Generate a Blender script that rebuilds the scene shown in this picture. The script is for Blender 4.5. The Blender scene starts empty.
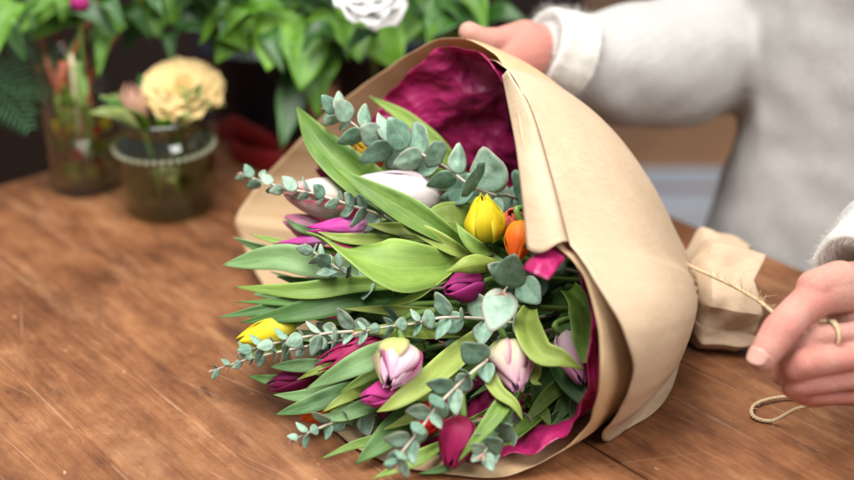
import bpy, bmesh, math, random
from mathutils import Vector, Matrix, noise
R = math.radians
random.seed(11)
S = bpy.context.scene
COL = S.collection

# ------------------------------------------------------------------ camera
H = 0.657; TH = R(27.5); FPX = 1186.0
CAM = Vector((0, 0, H))
FWD = Vector((0, math.cos(TH), -math.sin(TH)))
RIGHT = Vector((1, 0, 0))
UPV = Vector((0, math.sin(TH), math.cos(TH)))
def U(px, py, d):
    return CAM + d * (FWD + RIGHT * ((px - 427) / FPX) - UPV * ((py - 240) / FPX))
def ground(px, py, z=0.0):
    q = FWD + RIGHT * ((px - 427) / FPX) - UPV * ((py - 240) / FPX)
    return CAM + q * ((z - H) / q.z)
def D(px, py):
    return 1.02 + .00045 * (480 - py) + .0004 * max(0, 320 - px)
def lerp(a, b, t): return a + (b - a) * t
def sm(a, b, x):
    t = max(0, min(1, (x - a) / (b - a))); return t * t * (3 - 2 * t)

cam = bpy.data.cameras.new("camera"); camo = bpy.data.objects.new("camera", cam)
COL.objects.link(camo); camo.location = CAM
camo.rotation_euler = (math.pi / 2 - TH, 0, 0)
cam.lens = 36 * FPX / 854; cam.sensor_width = 36; cam.clip_end = 50; cam.clip_start = .02
cam.dof.use_dof = True; cam.dof.focus_distance = 1.085; cam.dof.aperture_fstop = 1.7
cam.dof.aperture_blades = 0
S.camera = camo

# ------------------------------------------------------------------ materials
def newmat(name):
    m = bpy.data.materials.new(name); m.use_nodes = True
    nt = m.node_tree; nt.nodes.clear()
    return m, nt
class NB:
    def __init__(s, nt): s.nt = nt
    def n(s, t, **kw):
        x = s.nt.nodes.new(t)
        for k, v in kw.items():
            if k.startswith('i_'):
                x.inputs[k[2:].replace('_', ' ')].default_value = v
            else: setattr(x, k, v)
        return x
    def l(s, a, b): s.nt.links.new(a, b)
    def ramp(s, fac, stops, interp='LINEAR'):
        r = s.n('ShaderNodeValToRGB'); r.color_ramp.interpolation = interp
        e = r.color_ramp.elements
        while len(e) < len(stops): e.new(.5)
        for q, (p, c) in zip(e, stops):
            q.position = p; q.color = (*c, 1) if len(c) == 3 else c
        s.l(fac, r.inputs[0]); return r.outputs[0]
    def mix(s, fac, a, b, mode='MIX'):
        m = s.n('ShaderNodeMix', data_type='RGBA', blend_type=mode)
        for v, sock in ((fac, m.inputs[0]), (a, m.inputs[6]), (b, m.inputs[7])):
            if hasattr(v, 'is_linked'): s.l(v, sock)
            elif isinstance(v, (int, float)): sock.default_value = v
            else: sock.default_value = (*v, 1)
        return m.outputs[2]
    def math(s, op, a, b=0.0, c=0.0):
        m = s.n('ShaderNodeMath', operation=op)
        for v, sock in zip((a, b, c), m.inputs):
            if hasattr(v, 'is_linked'): s.l(v, sock)
            else: sock.default_value = v
        return m.outputs[0]
    def vec(s, src, scale=(1, 1, 1), loc=(0, 0, 0), rot=(0, 0, 0)):
        m = s.n('ShaderNodeMapping'); m.inputs['Scale'].default_value = scale
        m.inputs['Location'].default_value = loc; m.inputs['Rotation'].default_value = rot
        s.l(src, m.inputs[0]); return m.outputs[0]
    def noise(s, v, scale, detail=4, rough=.55, dist=0):
        n = s.n('ShaderNodeTexNoise'); n.inputs['Scale'].default_value = scale
        n.inputs['Detail'].default_value = detail; n.inputs['Roughness'].default_value = rough
        n.inputs['Distortion'].default_value = dist
        s.l(v, n.inputs['Vector']); return n.outputs['Fac']
    def bump(s, h, strength=.3, dist=.001, normal=None):
        b = s.n('ShaderNodeBump'); b.inputs['Strength'].default_value = strength
        b.inputs['Distance'].default_value = dist; s.l(h, b.inputs['Height'])
        if normal: s.l(normal, b.inputs['Normal'])
        return b.outputs[0]
    def principled(s, color, rough=.5, normal=None, spec=.5, **kw):
        p = s.n('ShaderNodeBsdfPrincipled')
        if hasattr(color, 'is_linked'): s.l(color, p.inputs['Base Color'])
        else: p.inputs['Base Color'].default_value = (*color, 1)
        if hasattr(rough, 'is_linked'): s.l(rough, p.inputs['Roughness'])
        else: p.inputs['Roughness'].default_value = rough
        p.inputs['Specular IOR Level'].default_value = spec
        if normal: s.l(normal, p.inputs['Normal'])
        for k, v in kw.items(): p.inputs[k].default_value = v
        return p.outputs[0]
    def out(s, sh):
        o = s.n('ShaderNodeOutputMaterial'); s.l(sh, o.inputs[0])
    def thin(s, sh, color, amount, normal=None):
        t = s.n('ShaderNodeBsdfTranslucent')
        if hasattr(color, 'is_linked'): s.l(color, t.inputs[0])
        else: t.inputs[0].default_value = (*color, 1)
        m = s.n('ShaderNodeMixShader'); m.inputs[0].default_value = amount
        s.l(sh, m.inputs[1]); s.l(t.outputs[0], m.inputs[2]); return m.outputs[0]
def start(name):
    m, nt = newmat(name); b = NB(nt)
    tc = b.n('ShaderNodeTexCoord'); oi = b.n('ShaderNodeObjectInfo')
    return m, b, tc, oi
def simple(name, color, rough=.6, nscale=40, var=.25, spec=.4, bump=.2):
    m, b, tc, oi = start(name)
    n = b.noise(tc.outputs['Object'], nscale)
    c = b.mix(n, tuple(x * (1 - var) for x in color), tuple(min(1, x * (1 + var)) for x in color))
    b.out(b.principled(c, rough, b.bump(n, bump, .002), spec)); return m

def leaf_mat(name, dark, light, trans=.32, rough=.5, stripe=55, back=None):
    m, b, tc, oi = start(name)
    uv = tc.outputs['UV']
    off = b.n('ShaderNodeVectorMath', operation='ADD'); b.l(uv, off.inputs[0])
    cmb = b.n('ShaderNodeCombineXYZ'); b.l(b.math('MULTIPLY', oi.outputs['Random'], 37), cmb.inputs[0]); b.l(cmb.outputs[0], off.inputs[1])
    st = b.noise(b.vec(off.outputs[0], (stripe, 1.2, 1)), 1.0, 3, .6)
    bl = b.noise(b.vec(off.outputs[0], (2.2, 3.5, 1)), 1.3, 4, .6)
    f = b.math('ADD', b.math('MULTIPLY', st, .34), b.math('MULTIPLY', bl, .76))
    f = b.math('ADD', f, b.math('MULTIPLY', b.math('SUBTRACT', oi.outputs['Random'], .5), .35))
    c = b.ramp(f, [(.28, dark), (.78, light)])
    # pale margin and midrib
    sx = b.n('ShaderNodeSeparateXYZ'); b.l(uv, sx.inputs[0])
    e = b.math('ABSOLUTE', b.math('SUBTRACT', sx.outputs[0], .5))
    c = b.mix(b.ramp(e, [(.44, (0, 0, 0)), (.5, (.55, .55, .55))]), c, tuple(min(1, x * 1.5 + .06) for x in light))
    c = b.mix(b.ramp(e, [(0, (.35, .35, .35)), (.03, (0, 0, 0))]), c, tuple(min(1, x * 1.25 + .03) for x in light))
    if back:
        g = b.n('ShaderNodeNewGeometry'); c = b.mix(g.outputs['Backfacing'], c, b.mix(.6, c, back))
    sp = b.noise(b.vec(off.outputs[0], (30, 90, 1)), 1.0, 2)
    nr = b.bump(b.math('ADD', st, b.math('MULTIPLY', sp, .25)), .22, .0012)
    rr = b.math('ADD', b.math('MULTIPLY', bl, .25), rough - .12)
    b.out(b.thin(b.principled(c, rr, nr, .45), b.mix(1.0, c, (1.0, 1.0, .55), 'MULTIPLY'), trans)); return m

def petal_mat(name, base, mid, tip, edge, streak, estr=.6, sstr=.5, trans=.3):
    m, b, tc, oi = start(name); uv = tc.outputs['UV']
    sx = b.n('ShaderNodeSeparateXYZ'); b.l(uv, sx.inputs[0]); u, v = sx.outputs[0], sx.outputs[1]
    off = b.n('ShaderNodeVectorMath', operation='ADD'); b.l(uv, off.inputs[0])
    cmb = b.n('ShaderNodeCombineXYZ'); b.l(b.math('MULTIPLY', oi.outputs['Random'], 53), cmb.inputs[0]); b.l(cmb.outputs[0], off.inputs[1])
    wob = b.noise(b.vec(off.outputs[0], (3, 2, 1)), 1.4, 3)
    vv = b.math('ADD', v, b.math('MULTIPLY', b.math('SUBTRACT', wob, .5), .35))
    c = b.ramp(vv, [(.08, base), (.45, mid), (.95, tip)])
    st = b.noise(b.vec(off.outputs[0], (22, 1.1, 1)), 1.0, 4, .65)
    c = b.mix(b.math('MULTIPLY', b.ramp(st, [(.48, (0, 0, 0)), (.68, (1, 1, 1))]), sstr), c, streak)
    e = b.math('ABSOLUTE', b.math('SUBTRACT', u, .5))
    e = b.math('ADD', e, b.math('MULTIPLY', b.math('SUBTRACT', st, .5), .25))
    c = b.mix(b.math('MULTIPLY', b.ramp(e, [(.3, (0, 0, 0)), (.47, (1, 1, 1))]), estr), c, edge)
    nr = b.bump(b.math('ADD', st, b.math('MULTIPLY', wob, .6)), .3, .0012)
    b.out(b.thin(b.principled(c, .52, nr, .3), c, trans + .08)); return m

def euc_mat():
    m, b, tc, oi = start("eucalyptus_leaf"); uv = tc.outputs['UV']
    sx = b.n('ShaderNodeSeparateXYZ'); b.l(uv, sx.inputs[0])
    n1 = b.noise(tc.outputs['Object'], 160, 5, .65); n2 = b.noise(tc.outputs['Object'], 45, 3)
    c = b.ramp(b.math('ADD', b.math('MULTIPLY', n1, .6), b.math('ADD', b.math('MULTIPLY', n2, .3), b.math('MULTIPLY', oi.outputs['Random'], .34))),
               [(.3, (.085, .185, .125)), (.55, (.19, .335, .24)), (.85, (.38, .54, .42))])
    vein = b.math('ABSOLUTE', b.math('SUBTRACT', sx.outputs[0], .5))
    c = b.mix(b.ramp(vein, [(0, (.5, .5, .5)), (.035, (0, 0, 0))]), c, (.36, .46, .36))
    # side veins
    w = b.math('SINE', b.math('MULTIPLY', b.math('ADD', sx.outputs[1], b.math('MULTIPLY', vein, -.7)), 55))
    c = b.mix(b.math('MULTIPLY', b.math('GREATER_THAN', w, .9), .18), c, (.4, .52, .42))
    # z of uv stored radius in u2 -> use margin attr
    at = b.n('ShaderNodeAttribute', attribute_name='rim')
    c = b.mix(b.math('MULTIPLY', at.outputs['Fac'], b.math('MULTIPLY', oi.outputs['Random'], .6)), c, (.36, .16, .13))
    g = b.n('ShaderNodeNewGeometry')
    nr = b.bump(b.math('ADD', n1, b.math('MULTIPLY', w, .08)), .2, .001)
    b.out(b.thin(b.principled(c, .62, nr, .3), c, .12)); return m

M = {}
M['leaf'] = leaf_mat('tulip_leaf', (.07, .17, .016), (.29, .44, .085))
M['leaf_yellow'] = leaf_mat('tulip_leaf_yellowish', (.14, .23, .022), (.40, .49, .11))
M['leaf_blue'] = leaf_mat('tulip_leaf_bluish', (.06, .16, .045), (.25, .41, .16))
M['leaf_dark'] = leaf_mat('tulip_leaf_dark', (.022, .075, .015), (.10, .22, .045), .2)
M['bg_leaf'] = leaf_mat('foliage_leaf', (.05, .16, .008), (.20, .44, .03), .35, .45, 14)
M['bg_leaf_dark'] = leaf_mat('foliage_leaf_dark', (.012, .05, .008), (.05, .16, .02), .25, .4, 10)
M['olive'] = leaf_mat('olive_leaf', (.10, .15, .03), (.30, .36, .12), .2)
M['fern'] = simple('fern_frond', (.03, .10, .035), .6)
M['stem'] = simple('tulip_stem', (.16, .28, .06), .45, 60)
M['euc'] = euc_mat()
M['euc_stem'] = simple('eucalyptus_stem', (.48, .42, .33), .6, 120)
M['euc_bud'] = simple('eucalyptus_bud', (.45, .24, .2), .6, 120)
# base, mid, tip, edge, streak
M['t_striped'] = petal_mat('petal_white_striped', (.74, .70, .46), (.88, .78, .80), (.84, .58, .72), (.56, .06, .28), (.66, .16, .40), .85, .6)
M['t_green'] = petal_mat('petal_green', (.40, .48, .10), (.58, .60, .24), (.70, .62, .35), (.70, .45, .42), (.35, .44, .10), .35, .5)
M['t_cream'] = petal_mat('petal_cream_lilac', (.62, .60, .30), (.74, .68, .50), (.72, .42, .58), (.60, .14, .40), (.78, .60, .62), .7, .35)
M['t_lilac'] = petal_mat('petal_lilac', (.72, .62, .60), (.74, .46, .60), (.68, .30, .50), (.60, .16, .40), (.80, .60, .70), .4, .4)
M['t_magenta'] = petal_mat('petal_magenta', (.45, .06, .22), (.50, .025, .22), (.60, .06, .30), (.68, .12, .40), (.36, .012, .15), .45, .5)
M['t_purple'] = petal_mat('petal_purple', (.34, .03, .18), (.36, .015, .17), (.46, .03, .23), (.60, .08, .34), (.22, .008, .10), .45, .5)
M['t_crimson'] = petal_mat('petal_crimson', (.40, .03, .09), (.38, .012, .09), (.42, .015, .12), (.58, .07, .22), (.22, .004, .05), .5, .55)
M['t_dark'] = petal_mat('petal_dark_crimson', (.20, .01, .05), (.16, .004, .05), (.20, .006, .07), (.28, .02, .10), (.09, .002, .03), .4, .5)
M['t_pinkred'] = petal_mat('petal_pink_red', (.74, .66, .60), (.66, .13, .24), (.52, .025, .12), (.80, .58, .62), (.38, .01, .08), .5, .5)
M['t_yellow'] = petal_mat('petal_yellow', (.62, .58, .06), (.86, .70, .02), (.90, .76, .03), (.92, .82, .10), (.70, .60, .03), .4, .5)
M['t_orange'] = petal_mat('petal_orange', (.80, .36, .02), (.88, .20, .01), (.86, .12, .02), (.92, .40, .03), (.74, .06, .01), .6, .5)
M['t_coral'] = petal_mat('petal_coral', (.80, .40, .15), (.82, .30, .18), (.78, .17, .12), (.85, .42, .30), (.74, .15, .10), .4, .5)
M['t_white'] = petal_mat('petal_white_pink', (.86, .80, .76), (.92, .84, .86), (.92, .80, .84), (.90, .70, .78), (.86, .74, .78), .4, .3)
M['t_whitered'] = petal_mat('petal_white_red', (.60, .62, .36), (.82, .78, .68), (.76, .40, .42), (.66, .08, .16), (.84, .80, .72), .9, .3)
M['t_pink'] = petal_mat('petal_pink', (.84, .62, .68), (.80, .40, .54), (.74, .22, .40), (.84, .55, .66), (.70, .22, .42), .5, .4)
M['t_fuchsia'] = petal_mat('petal_fuchsia', (.72, .35, .60), (.66, .08, .42), (.56, .03, .34), (.78, .35, .62), (.50, .02, .30), .5, .5)
M['t_red'] = petal_mat('petal_red', (.70, .12, .04), (.62, .02, .02), (.60, .015, .02), (.72, .08, .05), (.42, .006, .008), .4, .5)
M['t_flame'] = petal_mat('petal_flame', (.60, .02, .03), (.72, .10, .03), (.88, .62, .04), (.86, .50, .05), (.68, .04, .03), .6, .4)
M['rose'] = petal_mat('rose_cream', (.74, .46, .14), (.86, .60, .24), (.89, .69, .32), (.91, .75, .42), (.80, .50, .16), .5, .3)
M['white_petal'] = petal_mat('lily_white', (.8, .8, .7), (.86, .86, .84), (.88, .88, .88), (.9, .9, .9), (.8, .8, .78), .3, .2)

def kraft(name, c0, c1, trans=.1):
    m, b, tc, oi = start(name); uv = tc.outputs['UV']
    fib = b.noise(b.vec(uv, (260, 60, 1)), 1, 5, .7)
    bl = b.noise(b.vec(uv, (9, 7, 1)), 1, 5, .6)
    spk = b.noise(b.vec(uv, (700, 420, 1)), 1, 2)
    sx = b.n('ShaderNodeSeparateXYZ'); b.l(uv, sx.inputs[0])
    rib = b.math('SINE', b.math('MULTIPLY', sx.outputs[0], 1500))
    f = b.math('ADD', b.math('MULTIPLY', fib, .5), b.math('MULTIPLY', bl, .5))
    c = b.ramp(f, [(.3, c0), (.7, c1)])
    c = b.mix(b.math('MULTIPLY', b.ramp(spk, [(.62, (0, 0, 0)), (.72, (1, 1, 1))]), .45), c, tuple(x * .55 for x in c0))
    c = b.mix(b.math('MULTIPLY', b.math('ADD', sx.outputs[0], 1), .0), c, tuple(x * .6 for x in c0))
    vo = b.n('ShaderNodeTexVoronoi', feature='DISTANCE_TO_EDGE'); vo.inputs['Scale'].default_value = 1
    wv = b.n('ShaderNodeVectorMath', operation='ADD'); b.l(b.vec(uv, (9, 16, 1)), wv.inputs[0])
    nv = b.n('ShaderNodeTexNoise'); nv.inputs['Scale'].default_value = 6; b.l(uv, nv.inputs['Vector']); b.l(nv.outputs['Color'], wv.inputs[1])
    b.l(wv.outputs[0], vo.inputs['Vector'])
    cre = b.math('MULTIPLY', b.math('MINIMUM', vo.outputs[0], .05), b.ramp(b.noise(b.vec(uv, (5, 9, 1)), 1, 2), [(.45, (0, 0, 0)), (.6, (1, 1, 1))]))
    rib = b.math('ADD', rib, b.math('MULTIPLY', cre, 450))
    h = b.math('ADD', b.math('MULTIPLY', rib, .015), b.math('ADD', b.math('MULTIPLY', fib, .6), b.math('MULTIPLY', bl, 3.0)))
    b.out(b.thin(b.principled(c, .62, b.bump(h, .28, .0015), .25), (c1[0], c1[1] * .8, c1[2] * .55), trans)); return m
M['kraft'] = kraft('kraft_paper', (.43, .31, .20), (.575, .435, .305))
M['kraft_in'] = kraft('kraft_paper_inside', (.54, .37, .205), (.66, .49, .30), .26)
def tissue_mat():
    m, b, tc, oi = start("tissue_paper")
    n = b.noise(tc.outputs['Object'], 30, 5, .6, .6); n2 = b.noise(tc.outputs['Object'], 12, 3)
    wv = b.n('ShaderNodeVectorMath', operation='ADD'); nz = b.n('ShaderNodeTexNoise'); nz.inputs['Scale'].default_value = 9
    b.l(tc.outputs['Object'], nz.inputs['Vector']); sc_ = b.n('ShaderNodeVectorMath', operation='SCALE'); sc_.inputs['Scale'].default_value = .05
    b.l(nz.outputs['Color'], sc_.inputs[0]); b.l(tc.outputs['Object'], wv.inputs[0]); b.l(sc_.outputs[0], wv.inputs[1])
    fac = None
    for sc1, amp in ((13, 2.2), (34, .9), (70, .35)):
        vo = b.n('ShaderNodeTexVoronoi'); vo.inputs['Scale'].default_value = sc1; b.l(b.vec(wv.outputs[0], (1, .55, 1.3), (0, 0, 0), (.4, .3, .9)), vo.inputs['Vector'])
        q = b.math('MULTIPLY', vo.outputs['Distance'], amp); fac = q if fac is None else b.math('ADD', fac, q)
    c = b.mix(n, (.33, .006, .085), (.47, .02, .145))
    h = b.math('ADD', b.math('MULTIPLY', n2, .6), fac)
    b.out(b.thin(b.principled(c, .4, b.bump(h, .9, .008), .6), (.55, .015, .14), .24)); return m
M['tissue'] = tissue_mat()
def twine_mat():
    m, b, tc, oi = start("jute_twine"); uv = tc.outputs['UV']
    sx = b.n('ShaderNodeSeparateXYZ'); b.l(uv, sx.inputs[0])
    w = b.math('SINE', b.math('ADD', b.math('MULTIPLY', sx.outputs[1], 2600), b.math('MULTIPLY', sx.outputs[0], 12.566)))
    n = b.noise(tc.outputs['Object'], 500, 3)
    c = b.mix(b.math('MULTIPLY', b.math('ADD', w, b.math('ADD', 1, n)), .33), (.50, .35, .19), (.74, .58, .37))
    b.out(b.principled(c, .8, b.bump(w, .7, .0008), .2)); return m
M['twine'] = twine_mat()
def wood_mat(name, cols, gx=1.0):
    m, b, tc, oi = start(name)
    at = b.n('ShaderNodeAttribute', attribute_name='grain')   # plank space: x along, y across, z plank id
    v = at.outputs['Vector']
    warp = b.noise(b.vec(v, (2.2, 7, 1)), 1.0, 4, .55)
    ring = b.noise(b.vec(v, (3, 42, 3.7)), 1.0, 6, .62, .8)
    fine = b.noise(b.vec(v, (14, 520, 1.7)), 1.0, 4, .7)
    med = b.noise(b.vec(v, (5, 160, 1.3)), 1.0, 4, .65, .3)
    blot = b.noise(b.vec(v, (6, 9, 2.1)), 1.0, 6, .62)
    mot = b.noise(b.vec(v, (26, 48, 1.4)), 1.0, 6, .7)
    f = b.math('ADD', b.math('ADD', b.math('MULTIPLY', ring, .17), b.math('MULTIPLY', med, .11)), b.math('ADD', b.math('MULTIPLY', blot, .40), b.math('ADD', b.math('MULTIPLY', fine, .14), b.math('MULTIPLY', mot, .30))))
    c = b.ramp(f, [(.44, cols[0]), (.56, cols[1]), (.68, cols[2])])
    # worn pale patches
    worn = b.ramp(b.noise(b.vec(v, (7, 22, 5)), 1.0, 7, .68, .5), [(.53, (0, 0, 0)), (.66, (1, 1, 1))])
    c = b.mix(b.math('MULTIPLY', worn, .4), c, cols[3])
    stain = b.ramp(b.noise(b.vec(v, (4.5, 13, 4), (3, 8, 0)), 1.0, 6, .7, .6), [(.46, (0, 0, 0)), (.68, (1, 1, 1))])
    c = b.mix(b.math('MULTIPLY', stain, .6), c, cols[0])
    # dark pores / dents
    dent = b.ramp(b.noise(b.vec(v, (22, 60, 1)), 1.0, 2, .5), [(.2, (1, 1, 1)), (.28, (0, 0, 0))])
    c = b.mix(b.math('MULTIPLY', dent, .6), c, cols[4])
    pore = b.ramp(b.noise(b.vec(v, (30, 700, 2)), 1.0, 2, .5), [(.27, (1, 1, 1)), (.36, (0, 0, 0))])
    c = b.mix(b.math('MULTIPLY', pore, .3), c, cols[4])
    # knots
    vo = b.n('ShaderNodeTexVoronoi'); vo.inputs['Scale'].default_value = 1; vo.inputs['Randomness'].default_value = .9
    b.l(b.vec(v, (4.2, 11, 3.1)), vo.inputs['Vector'])
    kn = b.ramp(vo.outputs['Distance'], [(.05, (1, 1, 1)), (.17, (0, 0, 0))])
    c = b.mix(b.math('MULTIPLY', kn, .55), c, cols[4])
    # scratches, several directions
    sc = None
    for i, (a, k, lo, wgt) in enumerate(((.25, 300, .70, .55), (-.42, 240, .705, .5), (1.05, 260, .715, .45), (.05, 420, .69, .45))):
        n = b.noise(b.vec(b.vec(v, (1, 1, 0), (i * 3.1, i * 1.7, 0), (0, 0, a)), (2.5, k, 1)), 1.0, 1, .4)
        msk = b.noise(b.vec(v, (5, 5, 1), (i * 7., 3, 0)), 1.0, 2)
        r = b.math('MULTIPLY', b.ramp(n, [(lo, (0, 0, 0)), (lo + .05, (1, 1, 1))]), b.ramp(msk, [(.5, (0, 0, 0)), (.62, (1, 1, 1))]))
        r = b.math('MULTIPLY', r, wgt * .28)
        sc = r if sc is None else b.math('MAXIMUM', sc, r)
    c = b.mix(sc, c, cols[5])
    sv = b.n('ShaderNodeSeparateXYZ'); b.l(v, sv.inputs[0])
    wv = b.math('MULTIPLY', b.math('SUBTRACT', b.noise(b.vec(v, (2, 2, 0)), 1.0, 3), .5), .02)
    for n0, wd in ((.349, .0011), (.437, .0014), (.52, .0010), (.80, .0016), (.88, .0012), (.945, .0012), (.27, .0009)):
        q = b.math('DIVIDE', b.math('SUBTRACT', b.math('ADD', sv.outputs[1], b.math('MULTIPLY', wv, .35)), n0), wd)
        ln = b.math('MULTIPLY', b.math('LESS_THAN', b.math('MULTIPLY', q, q), 1), b.ramp(b.noise(b.vec(v, (11, 25, 1), (n0 * 40, 0, 0)), 1.0, 4, .7), [(.46, (0, 0, 0)), (.6, (1, 1, 1))]))
        sc = b.math('MAXIMUM', sc, b.math('MULTIPLY', ln, .22))
    c = b.mix(sc, c, cols[5])
    spk = b.ramp(b.noise(b.vec(v, (90, 110, 1)), 1.0, 2, .5), [(.74, (0, 0, 0)), (.79, (1, 1, 1))])
    c = b.mix(b.math('MULTIPLY', spk, .6), c, cols[5])
    h = b.math('SUBTRACT', b.math('ADD', b.math('MULTIPLY', med, .8), b.math('MULTIPLY', fine, .8)), b.math('ADD', b.math('MULTIPLY', pore, .5), b.math('ADD', dent, b.math('MULTIPLY', sc, .6))))
    rr = b.math('ADD', .36, b.math('MULTIPLY', blot, .3))
    b.out(b.principled(c, rr, b.bump(h, .35, .0012), .3)); return m
M['wood'] = wood_mat('worn_table_wood', [(.072, .024, .010), (.195, .076, .030), (.32, .142, .060), (.42, .22, .11), (.032, .012, .008), (.58, .39, .26)])
def skin_mat():
    m, b, tc, oi = start("skin")
    n = b.noise(tc.outputs['Object'], 55, 5, .6); f = b.noise(tc.outputs['Object'], 420, 4, .7)
    cr = b.noise(b.vec(tc.outputs['Object'], (1, 1, 1)), 900, 2)
    at = b.n('ShaderNodeAttribute', attribute_name='flush')
    c = b.mix(n, (.53, .265, .20), (.67, .385, .31))
    c = b.mix(b.math('MULTIPLY', at.outputs['Fac'], b.math('ADD', .28, b.math('MULTIPLY', n, .5))), c, (.50, .11, .09))
    c = b.mix(b.math('MULTIPLY', f, .6), c, (.36, .14, .11))
    vo = b.n('ShaderNodeTexVoronoi', feature='DISTANCE_TO_EDGE'); vo.inputs['Scale'].default_value = 520
    b.l(tc.outputs['Object'], vo.inputs['Vector'])
    h = b.math('ADD', b.math('MULTIPLY', f, .7), b.math('ADD', b.math('MULTIPLY', n, 1.2), b.math('MINIMUM', vo.outputs[0], .25)))
    b.out(b.principled(c, .46, b.bump(h, .9, .0016), .45, **{'Subsurface Weight': .25, 'Subsurface Radius': (.008, .003, .0015), 'Subsurface Scale': .6})); return m
M['skin'] = skin_mat()
M['nail'] = simple('fingernail', (.52, .285, .235), .38, 60, .08, .4, .05)
def wool(name, c0, c1, rib=True):
    m, b, tc, oi = start(name)
    n = b.noise(tc.outputs['Object'], 55, 5, .7); f = b.noise(tc.outputs['Object'], 420, 4, .75)
    sx = b.n('ShaderNodeSeparateXYZ'); b.l(tc.outputs['Object'], sx.inputs[0])
    at = b.n('ShaderNodeAttribute', attribute_name='knit')
    k = b.math('SINE', b.math('ADD', b.math('MULTIPLY', at.outputs['Fac'], 900), b.math('MULTIPLY', n, 6)))
    c = b.mix(b.math('ADD', b.math('MULTIPLY', n, .6), b.math('MULTIPLY', f, .4)), c0, c1)
    h = b.math('ADD', b.math('MULTIPLY', k, .1 if rib else .0), b.math('ADD', b.math('MULTIPLY', f, 1.2), n))
    b.out(b.principled(c, .95, b.bump(h, .7, .0012), .1, **{'Sheen Weight': .12, 'Sheen Roughness': .6})); return m
M['wool'] = wool('grey_wool', (.28, .27, .26), (.50, .485, .465))
M['wool_cuff'] = wool('cream_wool', (.48, .46, .425), (.66, .635, .595))
def glass_mat(name, tint, g=.12):
    m, b, tc, oi = start(name)
    t = b.n('ShaderNodeBsdfTransparent'); t.inputs[0].default_value = (*tint, 1)
    gl = b.n('ShaderNodeBsdfGlossy'); gl.inputs['Roughness'].default_value = .06
    n = b.noise(tc.outputs['Object'], 40, 2); b.l(b.bump(n, .25, .004), gl.inputs['Normal'])
    fr = b.n('ShaderNodeLayerWeight'); fr.inputs[0].default_value = .5
    mx = b.n('ShaderNodeMixShader'); b.l(b.math('MINIMUM', b.math('ADD', b.math('MULTIPLY', b.math('POWER', fr.outputs['Facing'], 3.5), .75), .035 + g * .2), 1), mx.inputs[0])
    b.l(t.outputs[0], mx.inputs[1]); b.l(gl.outputs[0], mx.inputs[2]); b.out(mx.outputs[0]); return m
M['glass'] = glass_mat('clear_glass', (.90, .92, .88))
M['glass_green'] = glass_mat('smoky_green_glass', (.74, .80, .62), .3)
M['water'] = glass_mat('vase_water', (.80, .82, .66), .1)
def band_mat():
    m, b, tc, oi = start('embossed_glass_glint')
    t = b.n('ShaderNodeBsdfTransparent'); t.inputs[0].default_value = (.7, .72, .6, 1)
    mx = b.n('ShaderNodeMixShader'); mx.inputs[0].default_value = .45
    b.l(t.outputs[0], mx.inputs[1]); b.l(b.principled((.45, .45, .33), .12, None, .8), mx.inputs[2]); b.out(mx.outputs[0]); return m  # pale mix paints a bright reflection into the embossed beads
M['glass_band'] = band_mat()
M['navy'] = simple('dark_navy_metal', (.012, .014, .026), .4)
M['red'] = simple('red_ribbon', (.22, .008, .012), .45)
M['cabinet'] = simple('backdrop_cabinet_dark', (.014, .008, .007), .5, 12)  # background darkness is put into this near-black colour
M['floorm'] = simple('floor_boards', (.44, .22, .105), .5, 8)
M['paleblue'] = simple('pale_blue_plastic', (.48, .53, .60), .5, 20, .08)
M['peachbud'] = petal_mat('bud_peach', (.35, .25, .1), (.50, .28, .18), (.55, .30, .22), (.6, .4, .3), (.4, .2, .1), .3, .3)

# ------------------------------------------------------------------ mesh helpers
def mk(name, verts, faces, mat, parent=None, uvs=None, smooth=True, attrs=None, solid=0.0, mats=None):
    me = bpy.data.meshes.new(name); me.from_pydata([tuple(v) for v in verts], [], faces)
    if uvs:
        l = me.uv_layers.new(name='UVMap')
        for p in me.polygons:
            for li in p.loop_indices: l.data[li].uv = uvs[me.loops[li].vertex_index]
    if smooth: me.polygons.foreach_set('use_smooth', [True] * len(me.polygons))
    if attrs:
        for k, (typ, vals) in attrs.items():
            a = me.attributes.new(k, typ, 'POINT')
            if typ == 'FLOAT': a.data.foreach_set('value', vals)
            else: a.data.foreach_set('vector', [x for v in vals for x in v])
    for m_ in (mats or [mat]): me.materials.append(m_)
    o = bpy.data.objects.new(name, me); COL.objects.link(o)
    if parent: o.parent = parent; o.matrix_parent_inverse = Matrix.Translation(-parent.location)
    if solid:
        s = o.modifiers.new('thickness', 'SOLIDIFY'); s.thickness = solid; s.offset = 0
    return o
def thing(name, loc, label, cat, group=None):
    o = bpy.data.objects.new(name, None); COL.objects.link(o); o.location = loc; o.empty_display_size = .02
    o['label'] = label; o['category'] = cat
    if group: o['group'] = group
    return o
def tag(o, label, cat, group=None):
    o['label'] = label; o['category'] = cat
    if group: o['group'] = group
    return o
def cat_rom(pts, n, closed=False):
    pts = [Vector(p) for p in pts]; out = []
    N = len(pts); segs = N if closed else N - 1
    for i in range(n):
        t = i / n * segs if closed else i / (n - 1) * segs
        k = min(int(t), segs - 1); f = t - k
        if closed: p0, p1, p2, p3 = (pts[(k + j) % N] for j in (-1, 0, 1, 2))
        else:
            p1, p2 = pts[k], pts[k + 1]
            p0 = pts[k - 1] if k > 0 else p1 * 2 - p2
            p3 = pts[k + 2] if k + 2 < N else p2 * 2 - p1
        out.append(.5 * ((2 * p1) + (p2 - p0) * f + (2 * p0 - 5 * p1 + 4 * p2 - p3) * f * f + (3 * p1 - p0 - 3 * p2 + p3) * f ** 3))
    return out
def grid(nu, nv, wrap=False):
    f = []
    for j in range(nv - 1):
        for i in range(nu if wrap else nu - 1):
            a = j * nu + i; b_ = j * nu + (i + 1) % nu
            f.append((a, b_, b_ + nu, a + nu))
    return f
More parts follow.
